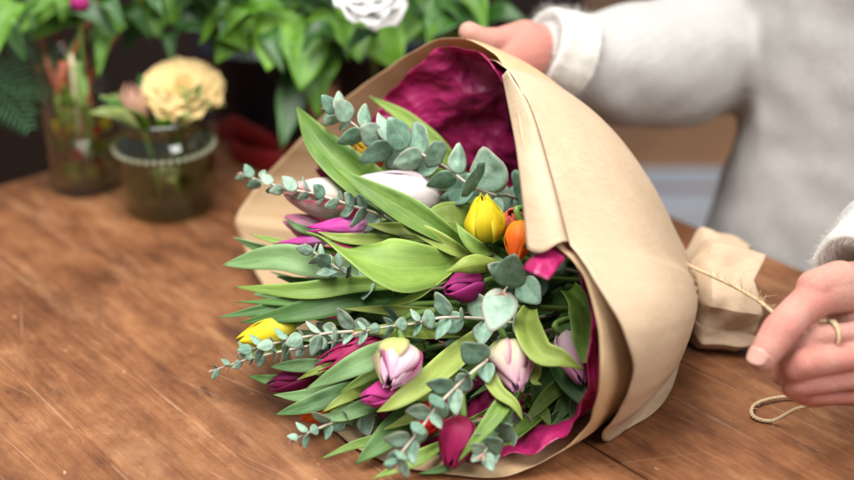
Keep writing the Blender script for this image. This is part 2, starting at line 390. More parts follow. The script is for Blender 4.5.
def perp(t, hint=Vector((0, 0, 1))):
    s = t.cross(hint)
    if s.length < 1e-4: s = t.cross(Vector((1, .2, 0)))
    return s.normalized()
def tube_data(pts, rad, seg=8):
    V, F, UVs = [], [], []
    L = 0
    t0 = (pts[1] - pts[0]).normalized(); s = perp(t0)
    for i, p in enumerate(pts):
        t = (pts[min(i + 1, len(pts) - 1)] - pts[max(i - 1, 0)]).normalized()
        s = (s - t * s.dot(t)).normalized(); n = t.cross(s)
        if i: L += (p - pts[i - 1]).length
        r = rad(i / (len(pts) - 1)) if callable(rad) else rad
        for k in range(seg):
            a = 2 * math.pi * k / seg
            V.append(p + (s * math.cos(a) + n * math.sin(a)) * r); UVs.append((k / seg, L))
    F = grid(seg, len(pts), True)
    F.append(tuple(range(seg))[::-1]); b_ = (len(pts) - 1) * seg; F.append(tuple(b_ + k for k in range(seg)))
    return V, F, UVs
def tube(name, pts, rad, mat, parent=None, seg=8):
    V, F, UVs = tube_data(pts, rad, seg)
    return mk(name, V, F, mat, parent, UVs)
def lathe(name, prof, mat, parent=None, seg=40, loc=(0, 0, 0)):
    V, UVs = [], []
    for j, (r, z) in enumerate(prof):
        for k in range(seg):
            a = 2 * math.pi * k / seg
            V.append(Vector(loc) + Vector((r * math.cos(a), r * math.sin(a), z))); UVs.append((k / seg, j / len(prof)))
    return mk(name, V, grid(seg, len(prof), True), mat, parent, UVs)

# ------------------------------------------------------------------ table (planks as real boards with seams)
TU = Vector((-.667, .745, 0)).normalized(); TN = Vector((.745, .667, 0)).normalized()
def build_table():
    bm = bmesh.new(); lay = bm.verts.layers.float_vector.new('grain')
    seams = [-.50, -.33, -.16, .008, .178, .685, .858, 1.028, 1.112]
    for i in range(len(seams) - 1):
        gp = [.0004, .0005, .0004, .0003, .0003, .0010, .0002, .0005, .0005]
        a, b_ = seams[i] + gp[i], seams[i + 1] - gp[i + 1]
        dz = random.uniform(-.0006, 0)
        u0, u1 = -1.4, 1.43
        sec = [(a, -.035), (a, -.0016 + dz), (a + .0003, -.0005 + dz), (a + .0009, dz), (b_ - .0009, dz), (b_ - .0003, -.0005 + dz), (b_, -.0016 + dz), (b_, -.035)]
        rows = []
        for u in (u0, u1):
            row = []
            for (n, z) in sec:
                v = bm.verts.new(TU * u + TN * n + Vector((0, 0, z))); v[lay] = (u, n, i * 3.17); row.append(v)
            rows.append(row)
        for k in range(len(sec)):
            k2 = (k + 1) % len(sec)
            bm.faces.new((rows[0][k], rows[0][k2], rows[1][k2], rows[1][k]))
        bm.faces.new(rows[0][::-1]); bm.faces.new(rows[1])
    bmesh.ops.recalc_face_normals(bm, faces=bm.faces)
    me = bpy.data.meshes.new('tabletop'); bm.to_mesh(me); bm.free(); me.materials.append(M['wood'])
    root = thing('wooden_table', TU * .3 + TN * .3 + Vector((0, 0, -.75)), 'worn reddish brown plank table that everything lies on', 'table')
    o = bpy.data.objects.new('tabletop', me); COL.objects.link(o); o.parent = root; o.matrix_parent_inverse = Matrix.Translation(-root.location)
    def box(name, c, du, dn, dz):
        V = []; A = []
        for x in (-1, 1):
            for y in (-1, 1):
                for z in (-1, 1):
                    V.append(c + TU * du * x + TN * dn * y + Vector((0, 0, dz * z))); A.append((z * dz, y * dn, 3.))
        F = [(0, 1, 3, 2), (4, 6, 7, 5), (0, 4, 5, 1), (2, 3, 7, 6), (0, 2, 6, 4), (1, 5, 7, 3)]
        mk(name, V, F, M['wood'], root, smooth=False, attrs={'grain': ('FLOAT_VECTOR', A)})
    for u in (-1.3, 1.35):
        for n in (-.42, 1.03): box('leg', TU * u + TN * n + Vector((0, 0, -.3935)), .035, .035, .3565)
build_table()

# floor, cabinet added as a dark backdrop, pale crate on the floor
fv = [(-4, -2, -.75), (5, -2, -.75), (5, 6, -.75), (-4, 6, -.75)]
o = mk('floor', fv, [(0, 1, 2, 3)], M['floorm'], smooth=False); o['kind'] = 'structure'
def boxmesh(name, lo, hi, mat, parent=None, bevel=.004):
    bm = bmesh.new(); bmesh.ops.create_cube(bm, size=1)
    for v in bm.verts: v.co = Vector([lerp(lo[i], hi[i], v.co[i] + .5) for i in range(3)])
    if bevel: bmesh.ops.bevel(bm, geom=bm.edges[:], offset=bevel, segments=2, affect='EDGES')
    me = bpy.data.meshes.new(name); bm.to_mesh(me); bm.free(); me.materials.append(mat)
    o = bpy.data.objects.new(name, me); COL.objects.link(o)
    if parent: o.parent = parent; o.matrix_parent_inverse = Matrix.Translation(-parent.location)
    return o
cb = thing('cabinet', (-.6, 2.6, -.75), 'near-black cabinet added as dark backdrop behind the flowers and vases', 'cabinet')
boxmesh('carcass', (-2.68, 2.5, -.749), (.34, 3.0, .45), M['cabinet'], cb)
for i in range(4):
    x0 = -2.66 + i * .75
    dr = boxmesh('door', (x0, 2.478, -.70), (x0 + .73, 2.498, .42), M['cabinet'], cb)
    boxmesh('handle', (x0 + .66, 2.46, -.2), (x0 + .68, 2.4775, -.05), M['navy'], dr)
g = ground(676, 236, -.75)
def crate():
    r = thing('crate', g, 'pale blue slatted crate on the floor behind the table', 'crate')
    boxmesh('base', g + Vector((-.13, -.10, .001)), g + Vector((.13, .10, .02)), M['paleblue'], r)
    for k in range(2):
        z = .03 + k * .065
        for y in (-.105, .095):
            boxmesh('slat', g + Vector((-.13, y, z)), g + Vector((.13, y + .01, z + .05)), M['paleblue'], r)
        for x in (-.14, .13):
            boxmesh('slat', g + Vector((x, -.105, z)), g + Vector((x + .01, .105, z + .05)), M['paleblue'], r)
crate()

# ------------------------------------------------------------------ bouquet wrap
T = U(676, 288, 1.235); C0 = U(440, 275, 1.13)
AX = (T - C0).normalized()
_cr = random.Random(77)
CD = [(Vector((_cr.gauss(0, 1), _cr.gauss(0, 1), _cr.gauss(0, 1))).normalized(), _cr.uniform(.6, 1.6), _cr.random()) for _ in range(12)]
def crease(p, f, k0=0, n=5):
    '''sharp random folds: triangle waves along several directions, bent by noise; about -.5 .. .5'''
    d = 0
    w = noise.noise(p * f * .6) * .7
    for (dr, fr, ph) in CD[k0:k0 + n]:
        x = p.dot(dr) * f * fr + ph + w
        d += abs((x % 1.0) - .5) * 2 - .5
    return d / n ** .5
def loft(name, rim, k, mat, parent, nt=120, ns=40, closed=True, rw=.03, s1=1.0, crumple=.0015, ridge=0.0, freq=14, seed=0, lift=0.0, solid=.0007, zmin=.0025, flare=None, tmap=None):
    pts = cat_rom(rim, nt, closed)
    V, UVs = [], []
    sd = Vector((seed * 7.3, seed * 3.1, seed * 1.7))
    for j in range(ns):
        s = j / (ns - 1) * s1
        for i, r in enumerate(pts):
            r = r + Vector((noise.noise(r * 45), noise.noise(r * 45 + Vector((9, 0, 0))), noise.noise(r * 45 + Vector((0, 9, 0))))) * .0016
            kk = k(i / nt) if callable(k) else k
            rho = 1 - s ** kk
            rel = r - C0
            ra = rel - AX * rel.dot(AX)
            w = ra.normalized() * rw
            p = C0.lerp(T, s) + rel * rho + w * (1 - rho)
            nr = ra.normalized()
            q = p * freq + sd
            d = noise.noise(q) * crumple + noise.noise(q * 3.1) * crumple * .35
            if ridge: d += crease(p, freq, seed) * ridge + crease(p, freq * 2.3, seed + 2) * ridge * .45 * (noise.noise(p * 14) + .5)
            # radial pleats gathered towards the tie
            d += math.sin(i / nt * 2 * math.pi * 13 + noise.noise(p * 9) * 3) * .005 * sm(.8, 1, s)
            p = p + nr * d * (1 if s > .02 else .6) + nr * lift * (1 - sm(.4, 1, s) * .5)
            if p.z < zmin: p.z = zmin + (zmin - p.z) * .02
            V.append(p); UVs.append((i / nt * 1.2, s * .4))
    return mk(name, V, grid(nt, ns, closed), mat, parent, UVs, solid=solid)
wrap = thing('bouquet_wrap', (T.x - .1, T.y - .05, 0), 'cone of brown kraft paper lined with magenta tissue around the tulips', 'wrapping paper')
rim = [(236, 218, 1.33), (262, 180, 1.335), (300, 140, 1.315), (340, 102, 1.285), (385, 70, 1.25), (437, 40, 1.20), (478, 43, 1.165), (507, 70, 1.12),
       (520, 130, 1.065), (532, 200, 1.03), (553, 243, 1.0), (576, 264, .985), (592, 300, .97), (600, 348, .967), (598, 390, .98), (584, 430, 1.015), (548, 459, 1.022), (500, 477, 1.022),
       (440, 474, 1.025)]
rim3 = [U(*p) for p in rim]
tail = [ground(385, 462, .004), ground(335, 430, .004), ground(300, 375, .004), ground(280, 325, .01), ground(262, 285, .02), ground(246, 250, .035)]
KF = lambda t: 1.72 - .48 * sm(.35, .58, t) - .2 * sm(.6, .75, t)
loft('kraft_sheet', rim3 + tail, lambda t: KF(t), M['kraft_in'], wrap, nt=220, ns=60, solid=.0004, crumple=.002, ridge=.0012, freq=8, seed=1)
flap = [(440, 62, 1.23), (475, 58, 1.185), (507, 71, 1.115), (528, 110, 1.079), (550, 190, 1.03), (566, 240, 1.0), (580, 258, .978), (600, 290, .958), (622, 330, .955), (632, 362, .966), (627, 392, .985), (610, 420, 1.02), (601, 433, 1.045), (610, 440, 1.075), (640, 425, 1.10)]
loft('outer_flap', [U(*p) for p in flap], lambda t: 1.9 - .55 * sm(.38, .7, t) - .15 * sm(.7, .95, t), M['kraft'], wrap, nt=170, ns=60, solid=.0004, closed=False, crumple=.002, ridge=.0024, freq=7, seed=2, lift=.002)
tis = [(300, 230, 1.33), (318, 190, 1.31), (350, 140, 1.27), (385, 95, 1.235), (412, 66, 1.212), (440, 42, 1.19), (470, 43, 1.165), (494, 56, 1.142), (510, 92, 1.14), (526, 142, 1.13), (543, 200, 1.11), (566, 245, 1.08), (584, 280, 1.05), (594, 315, 1.02), (594, 350, 1.005), (590, 385, 1.0), (581, 424, 1.012), (552, 447, 1.016), (512, 464, 1.022), (470, 470, 1.03)]
tt = [ground(400, 440, .008), ground(360, 400, .008), ground(330, 350, .01), ground(310, 290, .02)]
loft('tissue_lining', [U(*p) for p in tis] + tt, lambda t: 1.3 - .25 * sm(.35, .6, t), M['tissue'], wrap, nt=200, ns=70, crumple=.003, ridge=.017, freq=19, seed=3, lift=-.005, zmin=.006, solid=.0003)
# lip of the sheet folded back towards the flowers
def lip():
    A = cat_rom([U(502, 76, 1.128), U(509, 112, 1.092), U(516, 150, 1.062), U(522, 200, 1.026), U(527, 249, .998)], 40)
    B = cat_rom([U(507, 70, 1.112), U(529, 108, 1.072), U(548, 170, 1.03), U(559, 212, 1.004), U(567, 246, .988)], 40)
    n = 14; V, UVs = [], []
    for j in range(40):
        for i in range(n):
            a = i / (n - 1)
            p = A[j].lerp(B[j], a)
            o = (CAM - p).normalized()
            p = p + o * (.007 * math.sin(a * math.pi) ** .8 * (.3 + .7 * j / 39) + .0016 * noise.noise(p * 40)) - UPV * (.004 * math.sin(a * 5) * (j / 39) ** 8)
            if i == n - 1: p = p - o * .006 + RIGHT * .002
            V.append(p); UVs.append((j / 39 * .3, a * .03 + .5))
    mk('folded_lip', V, grid(n, 40), M['kraft'], wrap, UVs, solid=.0004)
lip()
# corner of tissue turned out under the folded edge
def corner():
    q = [U(548, 236, 1.03), U(572, 250, 1.0), U(548, 280, .975), U(522, 268, .985)]
    V, UVs = [], []
    n = 9
    for j in range(n):
        for i in range(n):
            a, b_ = i / (n - 1), j / (n - 1)
            p = q[0].lerp(q[1], a).lerp(q[3].lerp(q[2], a), b_)
            p += (CAM - p).normalized() * (.006 * math.sin(a * 3.1) + .004 * noise.noise(p * 60)); V.append(p); UVs.append((a, b_))
    mk('tissue_corner', V, grid(n, n), M['tissue'], wrap, UVs, solid=.0003)
corner()
# paper tail beyond the tie
def papertail():
    end = U(744, 297, 1.235); A2 = (end - T).normalized()
    side = perp(A2); up = side.cross(A2)
    if up.z < 0: up = -up
    rr = random.Random(31)
    K = 13; per = 7; nt = K * per; ns = 30; V, UVs = [], []
    cor = []
    for k in range(K):
        a = 2 * math.pi * (k + rr.uniform(-.3, .3)) / K
        cor.append((a, rr.uniform(.9, 1.2) if k % 2 else rr.uniform(.82, 1.0), rr.uniform(-.25, .25), rr.uniform(.86, 1.12)))
    def corner(k, s):
        a, r, tw, ln = cor[k % K]
        a += tw * s * .5 + (2 * math.pi if k >= K else 0)
        base = .030 * (1.1 if k % 2 else .82)
        w = lerp(base, .070 * r, sm(0, .34, s)) * (1 - .06 * sm(.6, 1, s))
        dist = (end - T).length * s * (1 + (ln - 1) * s)
        return T + A2 * dist + side * math.cos(a) * w * 1.05 + up * math.sin(a) * w * .86
    for j in range(ns):
        s = j / (ns - 1)
        for k in range(K):
            a, b_ = corner(k, s), corner(k + 1, s)
            for q in range(per):
                p = a.lerp(b_, q / per)
                o = (p - T.lerp(end, s)).normalized()
                p = p + o * (crease(p, 15, 4, 4) * .009 + crease(p, 34, 2, 5) * .004) * sm(0, .3, s)
                if p.z < .003: p.z = .003
                V.append(p); UVs.append(((k + q / per) / K * .4, s * .15))
    o = mk('paper_tail', V, grid(nt, ns, True), M['kraft'], wrap, UVs, solid=.0008)
    o.data.set_sharp_from_angle(angle=R(24))
papertail()

# ------------------------------------------------------------------ plants
def P3(lst, off=0.0):
    out = []
    for q in lst:
        d = D(q[0], q[1]) + off + (q[2] if len(q) > 2 else 0)
        v = U(q[0], q[1], d)
        if v.z < .004:
            v = ground(q[0], q[1], .005)
        out.append(v)
    return out
def blade(name, pts, hw, mat, parent, hint=None, fold=.35, roll=0.0, roll2=None, n=30, m=7, basew=.45, peak=.4, wav=.05, tipp=1.7, solid=.0009, seed=0):
    c = cat_rom(pts, n); V, UVs = [], []
    L = sum((c[i + 1] - c[i]).length for i in range(n - 1))
    prev = None
    for j in range(n):
        v = j / (n - 1)
        t = (c[min(j + 1, n - 1)] - c[max(j - 1, 0)]).normalized()
        h = hint if hint else ((CAM - c[j]).normalized() + Vector((0, 0, .35))).normalized()
        s = t.cross(h)
        if s.length < .15 and prev: s = prev - t * prev.dot(t)
        s.normalize(); prev = s.copy()
        nn = s.cross(t)
        if nn.dot(h) < 0: nn = -nn
        a = lerp(roll, roll if roll2 is None else roll2, sm(.1, .9, v))
        s2 = s * math.cos(a) + nn * math.sin(a); n2 = nn * math.cos(a) - s * math.sin(a)
        w = lerp(basew, 1, sm(0, peak, v)) if v < peak else (1 - ((v - peak) / (1 - peak)) ** tipp)
        w = max(w, .012) * hw
        fo = fold * (1 - .55 * v)
        for i in range(m):
            u = i / (m - 1) * 2 - 1
            fu = abs(u) ** 1.35
            ww = w * (1 + wav * noise.noise(Vector((v * 5, u * .5 + seed, seed * 1.3))))
            V.append(c[j] + s2 * u * ww * math.cos(fo * .8) + n2 * fu * w * math.sin(fo)
                     + n2 * hw * wav * 2.2 * u * noise.noise(Vector((v * 4 + seed * 2.1, u, seed))))
            UVs.append(((u + 1) / 2, v))
    return mk(name, V, grid(m, n), mat, parent, UVs, solid=solid)
def petal_mesh(name, fr, Hh, Rr, phi, A, mat, parent, rs=1.0, hs=1.0, op=0.0, pointed=1.0, curl=0.0, seed=0, nu=9, nv=16):
    V, UVs = [], []
    org, ex, ey, ez = fr
    for j in range(nv):
        v = j / (nv - 1)
        prof = math.sin(math.pi * min(1, .10 + v * .84) ** .85) ** .8
        r = Rr * rs * (prof + op * v * v)
        if v < .12: r *= sm(-.12, .12, v)
        sh = (math.sin(math.pi * (v * .86 + .14) ** .9)) ** (.55 * pointed) if v < 1 else 0
        sh = max(sh, .03 if pointed > .6 else .26)
        for i in range(nu):
            u = i / (nu - 1) * 2 - 1
            an = phi + u * A * sh
            z = Hh * hs * (v - .06 * u * u * v * (1 if pointed < 1.5 else 2))
            rr = r * (1 + .05 * abs(u) ** 2 - .06 * math.exp(-(u * 5) ** 2) * sm(.2, .8, v))
            rr += Rr * .07 * noise.noise(Vector((u * 1.5 + seed * 3.7, v * 2.5, seed)))
            rr += curl * Rr * sm(.8, 1, v)
            z += Hh * .03 * noise.noise(Vector((u * 2, v * 2 + seed, seed * 2.3)))
            V.append(org + ex * rr * math.cos(an) + ey * rr * math.sin(an) + ez * z); UVs.append(((u + 1) / 2, v))
    return mk(name, V, grid(nu, nv), mat, parent, UVs, solid=.0006)
TG = 'tulips in the bouquet'
tulips = []
def tulip(px, py, dirpx, toward, Lpx, Wpx, mat, label, off=0.0, leaves=(), kind='single', op=0.0, mat2=None, phi0=None, pointed=1.0, group=TG, stem=True, root_to=None):
    """head centred at the pixel, on the flower dome; dirpx = where its tip points"""
    d = D(px, py) + off
    c = U(px, py, d)
    if c.z < .02: c = ground(px, py, .022); d = (c - CAM).dot(FWD)
    ez = (RIGHT * dirpx[0] - UPV * dirpx[1] + (-FWD) * toward).normalized()
    Hh = Lpx / FPX * d; Rr = Wpx / 2 / FPX * d
    ex = perp(ez, Vector((.3, .2, .9))); ey = ez.cross(ex)
    org = c - ez * Hh * .5
    t = thing('tulip', org, label, 'tulip', group)
    sd = len(tulips) * 1.37; ph = phi0 if phi0 is not None else random.uniform(0, 6.28)
    fr = (org, ex, ey, ez)
    mt = lambda k: (mat2 if (mat2 and k == 0) else mat)
    for k in range(3):
        petal_mesh('petal', fr, Hh, Rr, ph + k * 2.094 + 1.047, R(64), M[mat], t, .88, 1.0, op * .7, pointed, seed=sd + k + 10)
    for k in range(3):
        petal_mesh('petal', fr, Hh, Rr, ph + k * 2.094, R(60), M[mt(k)], t, 1.0, .97, op, pointed, .05, seed=sd + k)
    if kind == 'double':
        for k in range(4):
            petal_mesh('petal', fr, Hh, Rr, ph + k * 1.571 + .5, R(40), M[mat], t, .62, 1.02, op * .5, pointed, .1, seed=sd + k + 20)
        for k in range(3):
            petal_mesh('petal', fr, Hh, Rr, ph + k * 2.094 + .55, R(38), M[mt(2 - k)], t, 1.07, random.uniform(.8, .93), op + .08, pointed, .12, seed=sd + k + 30)
    if stem:
        e = T + Vector((random.uniform(-.01, .01), random.uniform(-.016, .016), random.uniform(-.012, .016)))
        L = (org - e).length
        kk = .13 if ez.dot((org - e).normalized()) > .2 else .05
        p = [org + ez * .004, org - ez * L * kk, e.lerp(org, .35) + Vector((0, 0, .0)), e]
        q = cat_rom(p, 18)
        for v in q: v.z = max(v.z, .006)
        tube('stem', q, .0031, M['stem'], t, 8)
    for lf in leaves: leaf(t, **lf)
    tulips.append(t); return t
nleaf = [0]
def leaf(t, p, w, m='leaf', off=0.0, fold=.35, roll=0.0, roll2=None, peak=.4, basew=.45, tipp=1.7, wav=.06, hint=None):
    pts = P3(p, off); nleaf[0] += 1
    d = (pts[0] - CAM).dot(FWD)
    return blade('leaf', pts, w / 2 / FPX * d, M[m], t, hint, fold, roll, roll2, basew=basew, peak=peak, tipp=tipp, wav=wav, seed=nleaf[0] * .77)
def lf(p, w, m='leaf', off=0.0, **k): return dict(p=p, w=w, m=m, off=off, **k)

# leaf control points run base -> tip
tulip(396, 366, (-.32, .75), .75, 52, 46, 't_striped', 'white tulip striped with magenta, largest open bloom at lower centre of bouquet', -.035, kind='double', mat2='t_green', phi0=.4, pointed=.8, leaves=[
    lf([(500, 318, .05), (470, 345, .02), (435, 375, 0), (400, 400, -.01), (377, 412)], 25, 'leaf_yellow', -.02, fold=.5),
    lf([(430, 345, .06), (400, 358, .02), (370, 376), (340, 393)], 17, 'leaf', -.005),
    lf([(420, 370, .05), (375, 384, .02), (345, 398), (323, 412)], 14, 'leaf_yellow', -.01)])
tulip(380, 395, (-.9, .12), .35, 42, 27, 't_magenta', 'closed magenta tulip bud directly under the white striped bloom', -.018, pointed=1.4, leaves=[
    lf([(440, 395, .03), (385, 402, .02), (352, 407), (330, 412)], 13, 'leaf_yellow', .0)])
tulip(513, 366, (.12, .85), .6, 56, 42, 't_cream', 'cream and lilac tulip hanging tip down, clasped by a curling leaf', -.035, kind='double', phi0=1.2, pointed=.75, leaves=[
    lf([(513, 340, .015), (496, 347, -.005), (488, 368, -.012), (497, 390, -.016), (514, 404, -.018), (523, 421, -.01)], 15, 'leaf_yellow', -.02, fold=.5, peak=.5),
    lf([(527, 340, .02), (535, 355, .0), (536, 372, -.01), (534, 381, -.015), (542, 385, -.012)], 10, 'leaf_yellow', -.018, peak=.5)])
tulip(573, 358, (.28, .85), .3, 56, 31, 't_lilac', 'slim lilac pink tulip near the paper edge at right', -.015, pointed=1.2, leaves=[
    lf([(533, 300, .03), (527, 325, -.01), (540, 352, -.03), (562, 359, -.035), (583, 370, -.025)], 28, 'leaf_yellow', -.03, fold=.6, peak=.35),
    lf([(570, 290, .03), (588, 310, -.005), (591, 340, -.02), (582, 364, -.015)], 42, 'leaf', -.02, fold=.5, peak=.45, tipp=2.6),
    lf([(545, 350, .04), (565, 378, .01), (585, 400, -.0), (596, 418, .01)], 20, 'leaf_dark', .0)])
tulip(463, 287, (-.85, .15), .5, 44, 33, 't_purple', 'purple magenta bud below the yellow tulip, roofed by a pale green leaf', -.02, pointed=.9, leaves=[
    lf([(510, 262, .03), (490, 263, -.01), (468, 265, -.025), (447, 272, -.02)], 20, 'leaf_yellow', -.025, fold=-.7, peak=.5, roll=.3),
    lf([(500, 268, .04), (462, 264, .01), (440, 277, 0), (415, 297, -.01), (382, 307)], 17, 'leaf_yellow', -.018, fold=.5, roll=-.5)])
tulip(485, 218, (-.12, -.8), .45, 50, 40, 't_yellow', 'yellow tulip with ragged double petals in the upper bouquet', -.035, kind='double', op=-.04, phi0=.9, pointed=.45, leaves=[
    lf([(495, 252, .02), (480, 250, -.005), (466, 238, -.015), (456, 223, -.015)], 15, 'leaf', -.025),
    lf([(500, 235, .04), (470, 225, .01), (445, 222, 0), (420, 235, .0)], 40, 'leaf_yellow', -.005, fold=.2, peak=.5, wav=.1, tipp=2.5)])
tulip(519, 242, (-.2, .85), .3, 44, 30, 't_orange', 'orange tulip tucked against the folded paper edge', -.045, leaves=[
    lf([(530, 262, .03), (510, 268, 0), (490, 255, 0), (483, 240, -.005)], 10, 'leaf_blue', -.01)], pointed=.9)
tulip(514, 219, (-.3, -.5), .7, 26, 26, 't_coral', 'small coral pink tulip just above the orange one', -.035, leaves=[], pointed=.8)
tulip(398, 190, (-.95, -.18), .15, 86, 42, 't_white', 'large pale white pink tulip lying under a long green leaf near the top', -.002, pointed=.8, leaves=[
    lf([(470, 250, .03), (440, 232, 0), (405, 210, -.012), (370, 190, -.018), (335, 167, -.01)], 29, 'leaf', -.03, fold=.45, peak=.45),
    lf([(480, 262, .02), (455, 250, .0), (430, 236, -.01), (410, 226, -.01), (399, 217)], 17, 'leaf_yellow', -.022, fold=.5),
    lf([(470, 258, .03), (430, 232, .01), (395, 229, 0), (366, 224)], 18, 'leaf_yellow', -.012, fold=.6),
    lf([(440, 240, .03), (405, 222, .01), (380, 208), (358, 197)], 9, 'leaf_dark', -.016)])
tulip(318, 197, (-.92, -.2), .15, 72, 40, 't_whitered', 'white tulip flushed red below, at the upper left behind eucalyptus', .012, pointed=.9, phi0=2.2, leaves=[
    lf([(420, 205, .06), (385, 195, .01), (350, 172, -.005), (318, 140, -.005), (297, 107, .0)], 42, 'leaf', .0, fold=.65, peak=.45)])
tulip(302, 225, (-.85, -.3), .2, 40, 24, 't_pink', 'small pale pink tulip at the far left in the paper mouth', .03, leaves=[
    lf([(400, 250, .04), (330, 235, .02), (300, 228, 0), (285, 218)], 10, 'leaf_blue', .015)])
tulip(338, 228, (-.95, .05), .15, 64, 20, 't_fuchsia', 'bright fuchsia tulip pointing left above the big folded leaf', .0, pointed=1.2, leaves=[
    lf([(475, 262, .04), (425, 268, .0), (385, 267, -.02), (352, 256, -.025), (330, 245, -.02), (306, 232, -.01)], 58, 'leaf', -.03, fold=.32, roll=.15, roll2=-1.35, peak=.38, tipp=1.1, wav=.08),
    lf([(430, 240, .04), (370, 240, .01), (340, 238), (318, 232)], 12, 'leaf_yellow', -.01)])
tulip(300, 243, (-.97, .08), .05, 56, 12, 't_fuchsia', 'narrow fuchsia petals of a tulip over the pale left paper', .025, pointed=1.5, leaves=[
    lf([(400, 270, .05), (330, 268, .02), (280, 258, 0), (223, 265)], 29, 'leaf_blue', .0, fold=.4, peak=.55, tipp=2.2),
    lf([(380, 255, .05), (320, 250, .02), (280, 242, 0), (250, 234)], 9, 'leaf', .02)])
tulip(266, 334, (-.9, .28), .1, 60, 26, 't_yellow', 'yellow tulip low at the left, behind eucalyptus twigs', .01, pointed=1.2, op=.25, leaves=[
    lf([(420, 300, .06), (340, 296, .02), (280, 307, 0), (216, 318)], 15, 'leaf_blue', .005, fold=.4, peak=.55),
    lf([(330, 345, .05), (290, 345, .02), (258, 352, 0), (236, 352)], 12, 'leaf_yellow', .01)])
tulip(350, 356, (-.9, .32), .15, 74, 30, 't_crimson', 'crimson tulip with long pointed petals left of the striped bloom', -.004, pointed=1.9, op=.2, leaves=[
    lf([(425, 335, .04), (390, 350, 0), (350, 368, -.012), (306, 389)], 25, 'leaf_blue', -.018, fold=.4, peak=.5),
    lf([(360, 368, .03), (325, 366, .01), (297, 366), (270, 367)], 14, 'leaf_blue', -.0, peak=.5, tipp=2.4),
    lf([(350, 362, .03), (322, 369, 0), (297, 380)], 8, 'leaf_yellow', -.006)])
tulip(292, 381, (-.9, .2), .1, 52, 26, 't_dark', 'dark wine red tulip in shadow at the lower left edge', .02, pointed=1.4, leaves=[
    lf([(390, 370, .05), (345, 385, .02), (305, 396, 0), (274, 395)], 15, 'leaf_blue', .0, peak=.5),
    lf([(400, 375, .05), (350, 390, .01), (310, 405), (275, 415)], 19, 'leaf_blue', .0, peak=.5),
    lf([(330, 375, .04), (290, 382, .02), (268, 380), (248, 376)], 14, 'leaf_dark', .015)])
tulip(318, 411, (-.8, .3), .2, 40, 24, 't_orange', 'dull orange tulip mostly hidden under lower left leaves', .03, leaves=[
    lf([(420, 385, .05), (380, 402, .01), (345, 415), (318, 430)], 18, 'leaf_dark', .0),
    lf([(410, 395, .05), (372, 405, .01), (340, 416), (314, 418)], 16, 'leaf_blue', -.004)])
tulip(456, 443, (-.3, .9), .35, 54, 37, 't_crimson', 'crimson pink tulip hanging down at the bottom of the mouth', -.016, pointed=1.1, leaves=[
    lf([(535, 360, .05), (510, 395, 0), (488, 425, -.012), (458, 462, -.0)], 17, 'leaf', -.022, fold=.5, peak=.5),
    lf([(530, 375, .05), (505, 405, .01), (492, 430, -.005), (484, 452)], 22, 'leaf_dark', -.006)])
tulip(427, 421, (-.5, .6), .4, 40, 30, 't_red', 'bright red tulip peeping through the bottom eucalyptus sprig', .0, leaves=[
    lf([(480, 365, .05), (445, 390, .02), (415, 415, 0), (384, 430)], 16, 'leaf_yellow', -.004),
    lf([(440, 400, .04), (405, 422, .01), (378, 445), (356, 464)], 27, 'leaf_dark', .004, fold=.3),
    lf([(430, 425, .03), (385, 437, .01), (350, 447), (321, 459)], 10, 'leaf', .0),
    lf([(450, 440, .02), (425, 455, .0), (400, 467), (372, 479)], 15, 'leaf', -.004, fold=.5),
    lf([(470, 455, .02), (455, 463, .0), (440, 470), (418, 474)], 10, 'leaf_dark', .0)])
tulip(369, 160, (-.5, -.6), .3, 46, 26, 't_flame', 'red tulip with a yellow flamed tip beside the tall upper left leaf', .005, pointed=1.3, leaves=[
    lf([(470, 185, .06), (435, 180, .02), (405, 172, 0), (375, 150, -.002), (352, 136)], 30, 'leaf', .005, fold=.4)])
tulip(402, 143, (-.6, -.5), .2, 56, 34, 't_pinkred', 'pinkish red tulip behind the topmost eucalyptus sprig', .03, leaves=[
    lf([(470, 185, .06), (440, 150, .03), (405, 118, .015), (369, 96)], 19, 'leaf', .025, fold=.5)])
tulip(335, 175, (-.8, -.3), .1, 40, 26, 't_dark', 'dark wine tulip deep at the upper left between two leaves', .05, leaves=[])
# long dark blades over the left middle and fillers inside the mouth
L1 = tulip(430, 330, (-.7, .3), .3, 44, 28, 't_dark', 'dark tulip buried among leaves at the bouquet centre', .07, leaves=[
    lf([(430, 285, .05), (360, 285, .01), (300, 291, 0), (235, 287)], 20, 'leaf', -.002, fold=.45, peak=.5),
    lf([(430, 295, .06), (360, 298, .01), (300, 312, 0), (240, 323)], 26, 'leaf_dark', .004, fold=.35, peak=.45),
    lf([(420, 290, .05), (350, 290, .02), (295, 301, 0), (236, 302)], 14, 'leaf_dark', .002),
    lf([(450, 310, .05), (410, 312, .02), (380, 310), (344, 309)], 12, 'leaf_yellow', -.002),
    lf([(470, 335, .05), (430, 332, .01), (395, 330, -.008), (343, 332)], 18, 'leaf_yellow', -.014, fold=.6),
    lf([(520, 395, .04), (535, 405, .01), (545, 415), (551, 428)], 14, 'leaf', .02)])
fill = random.Random(5)
cands = [tulips[i] for i in range(len(tulips))]
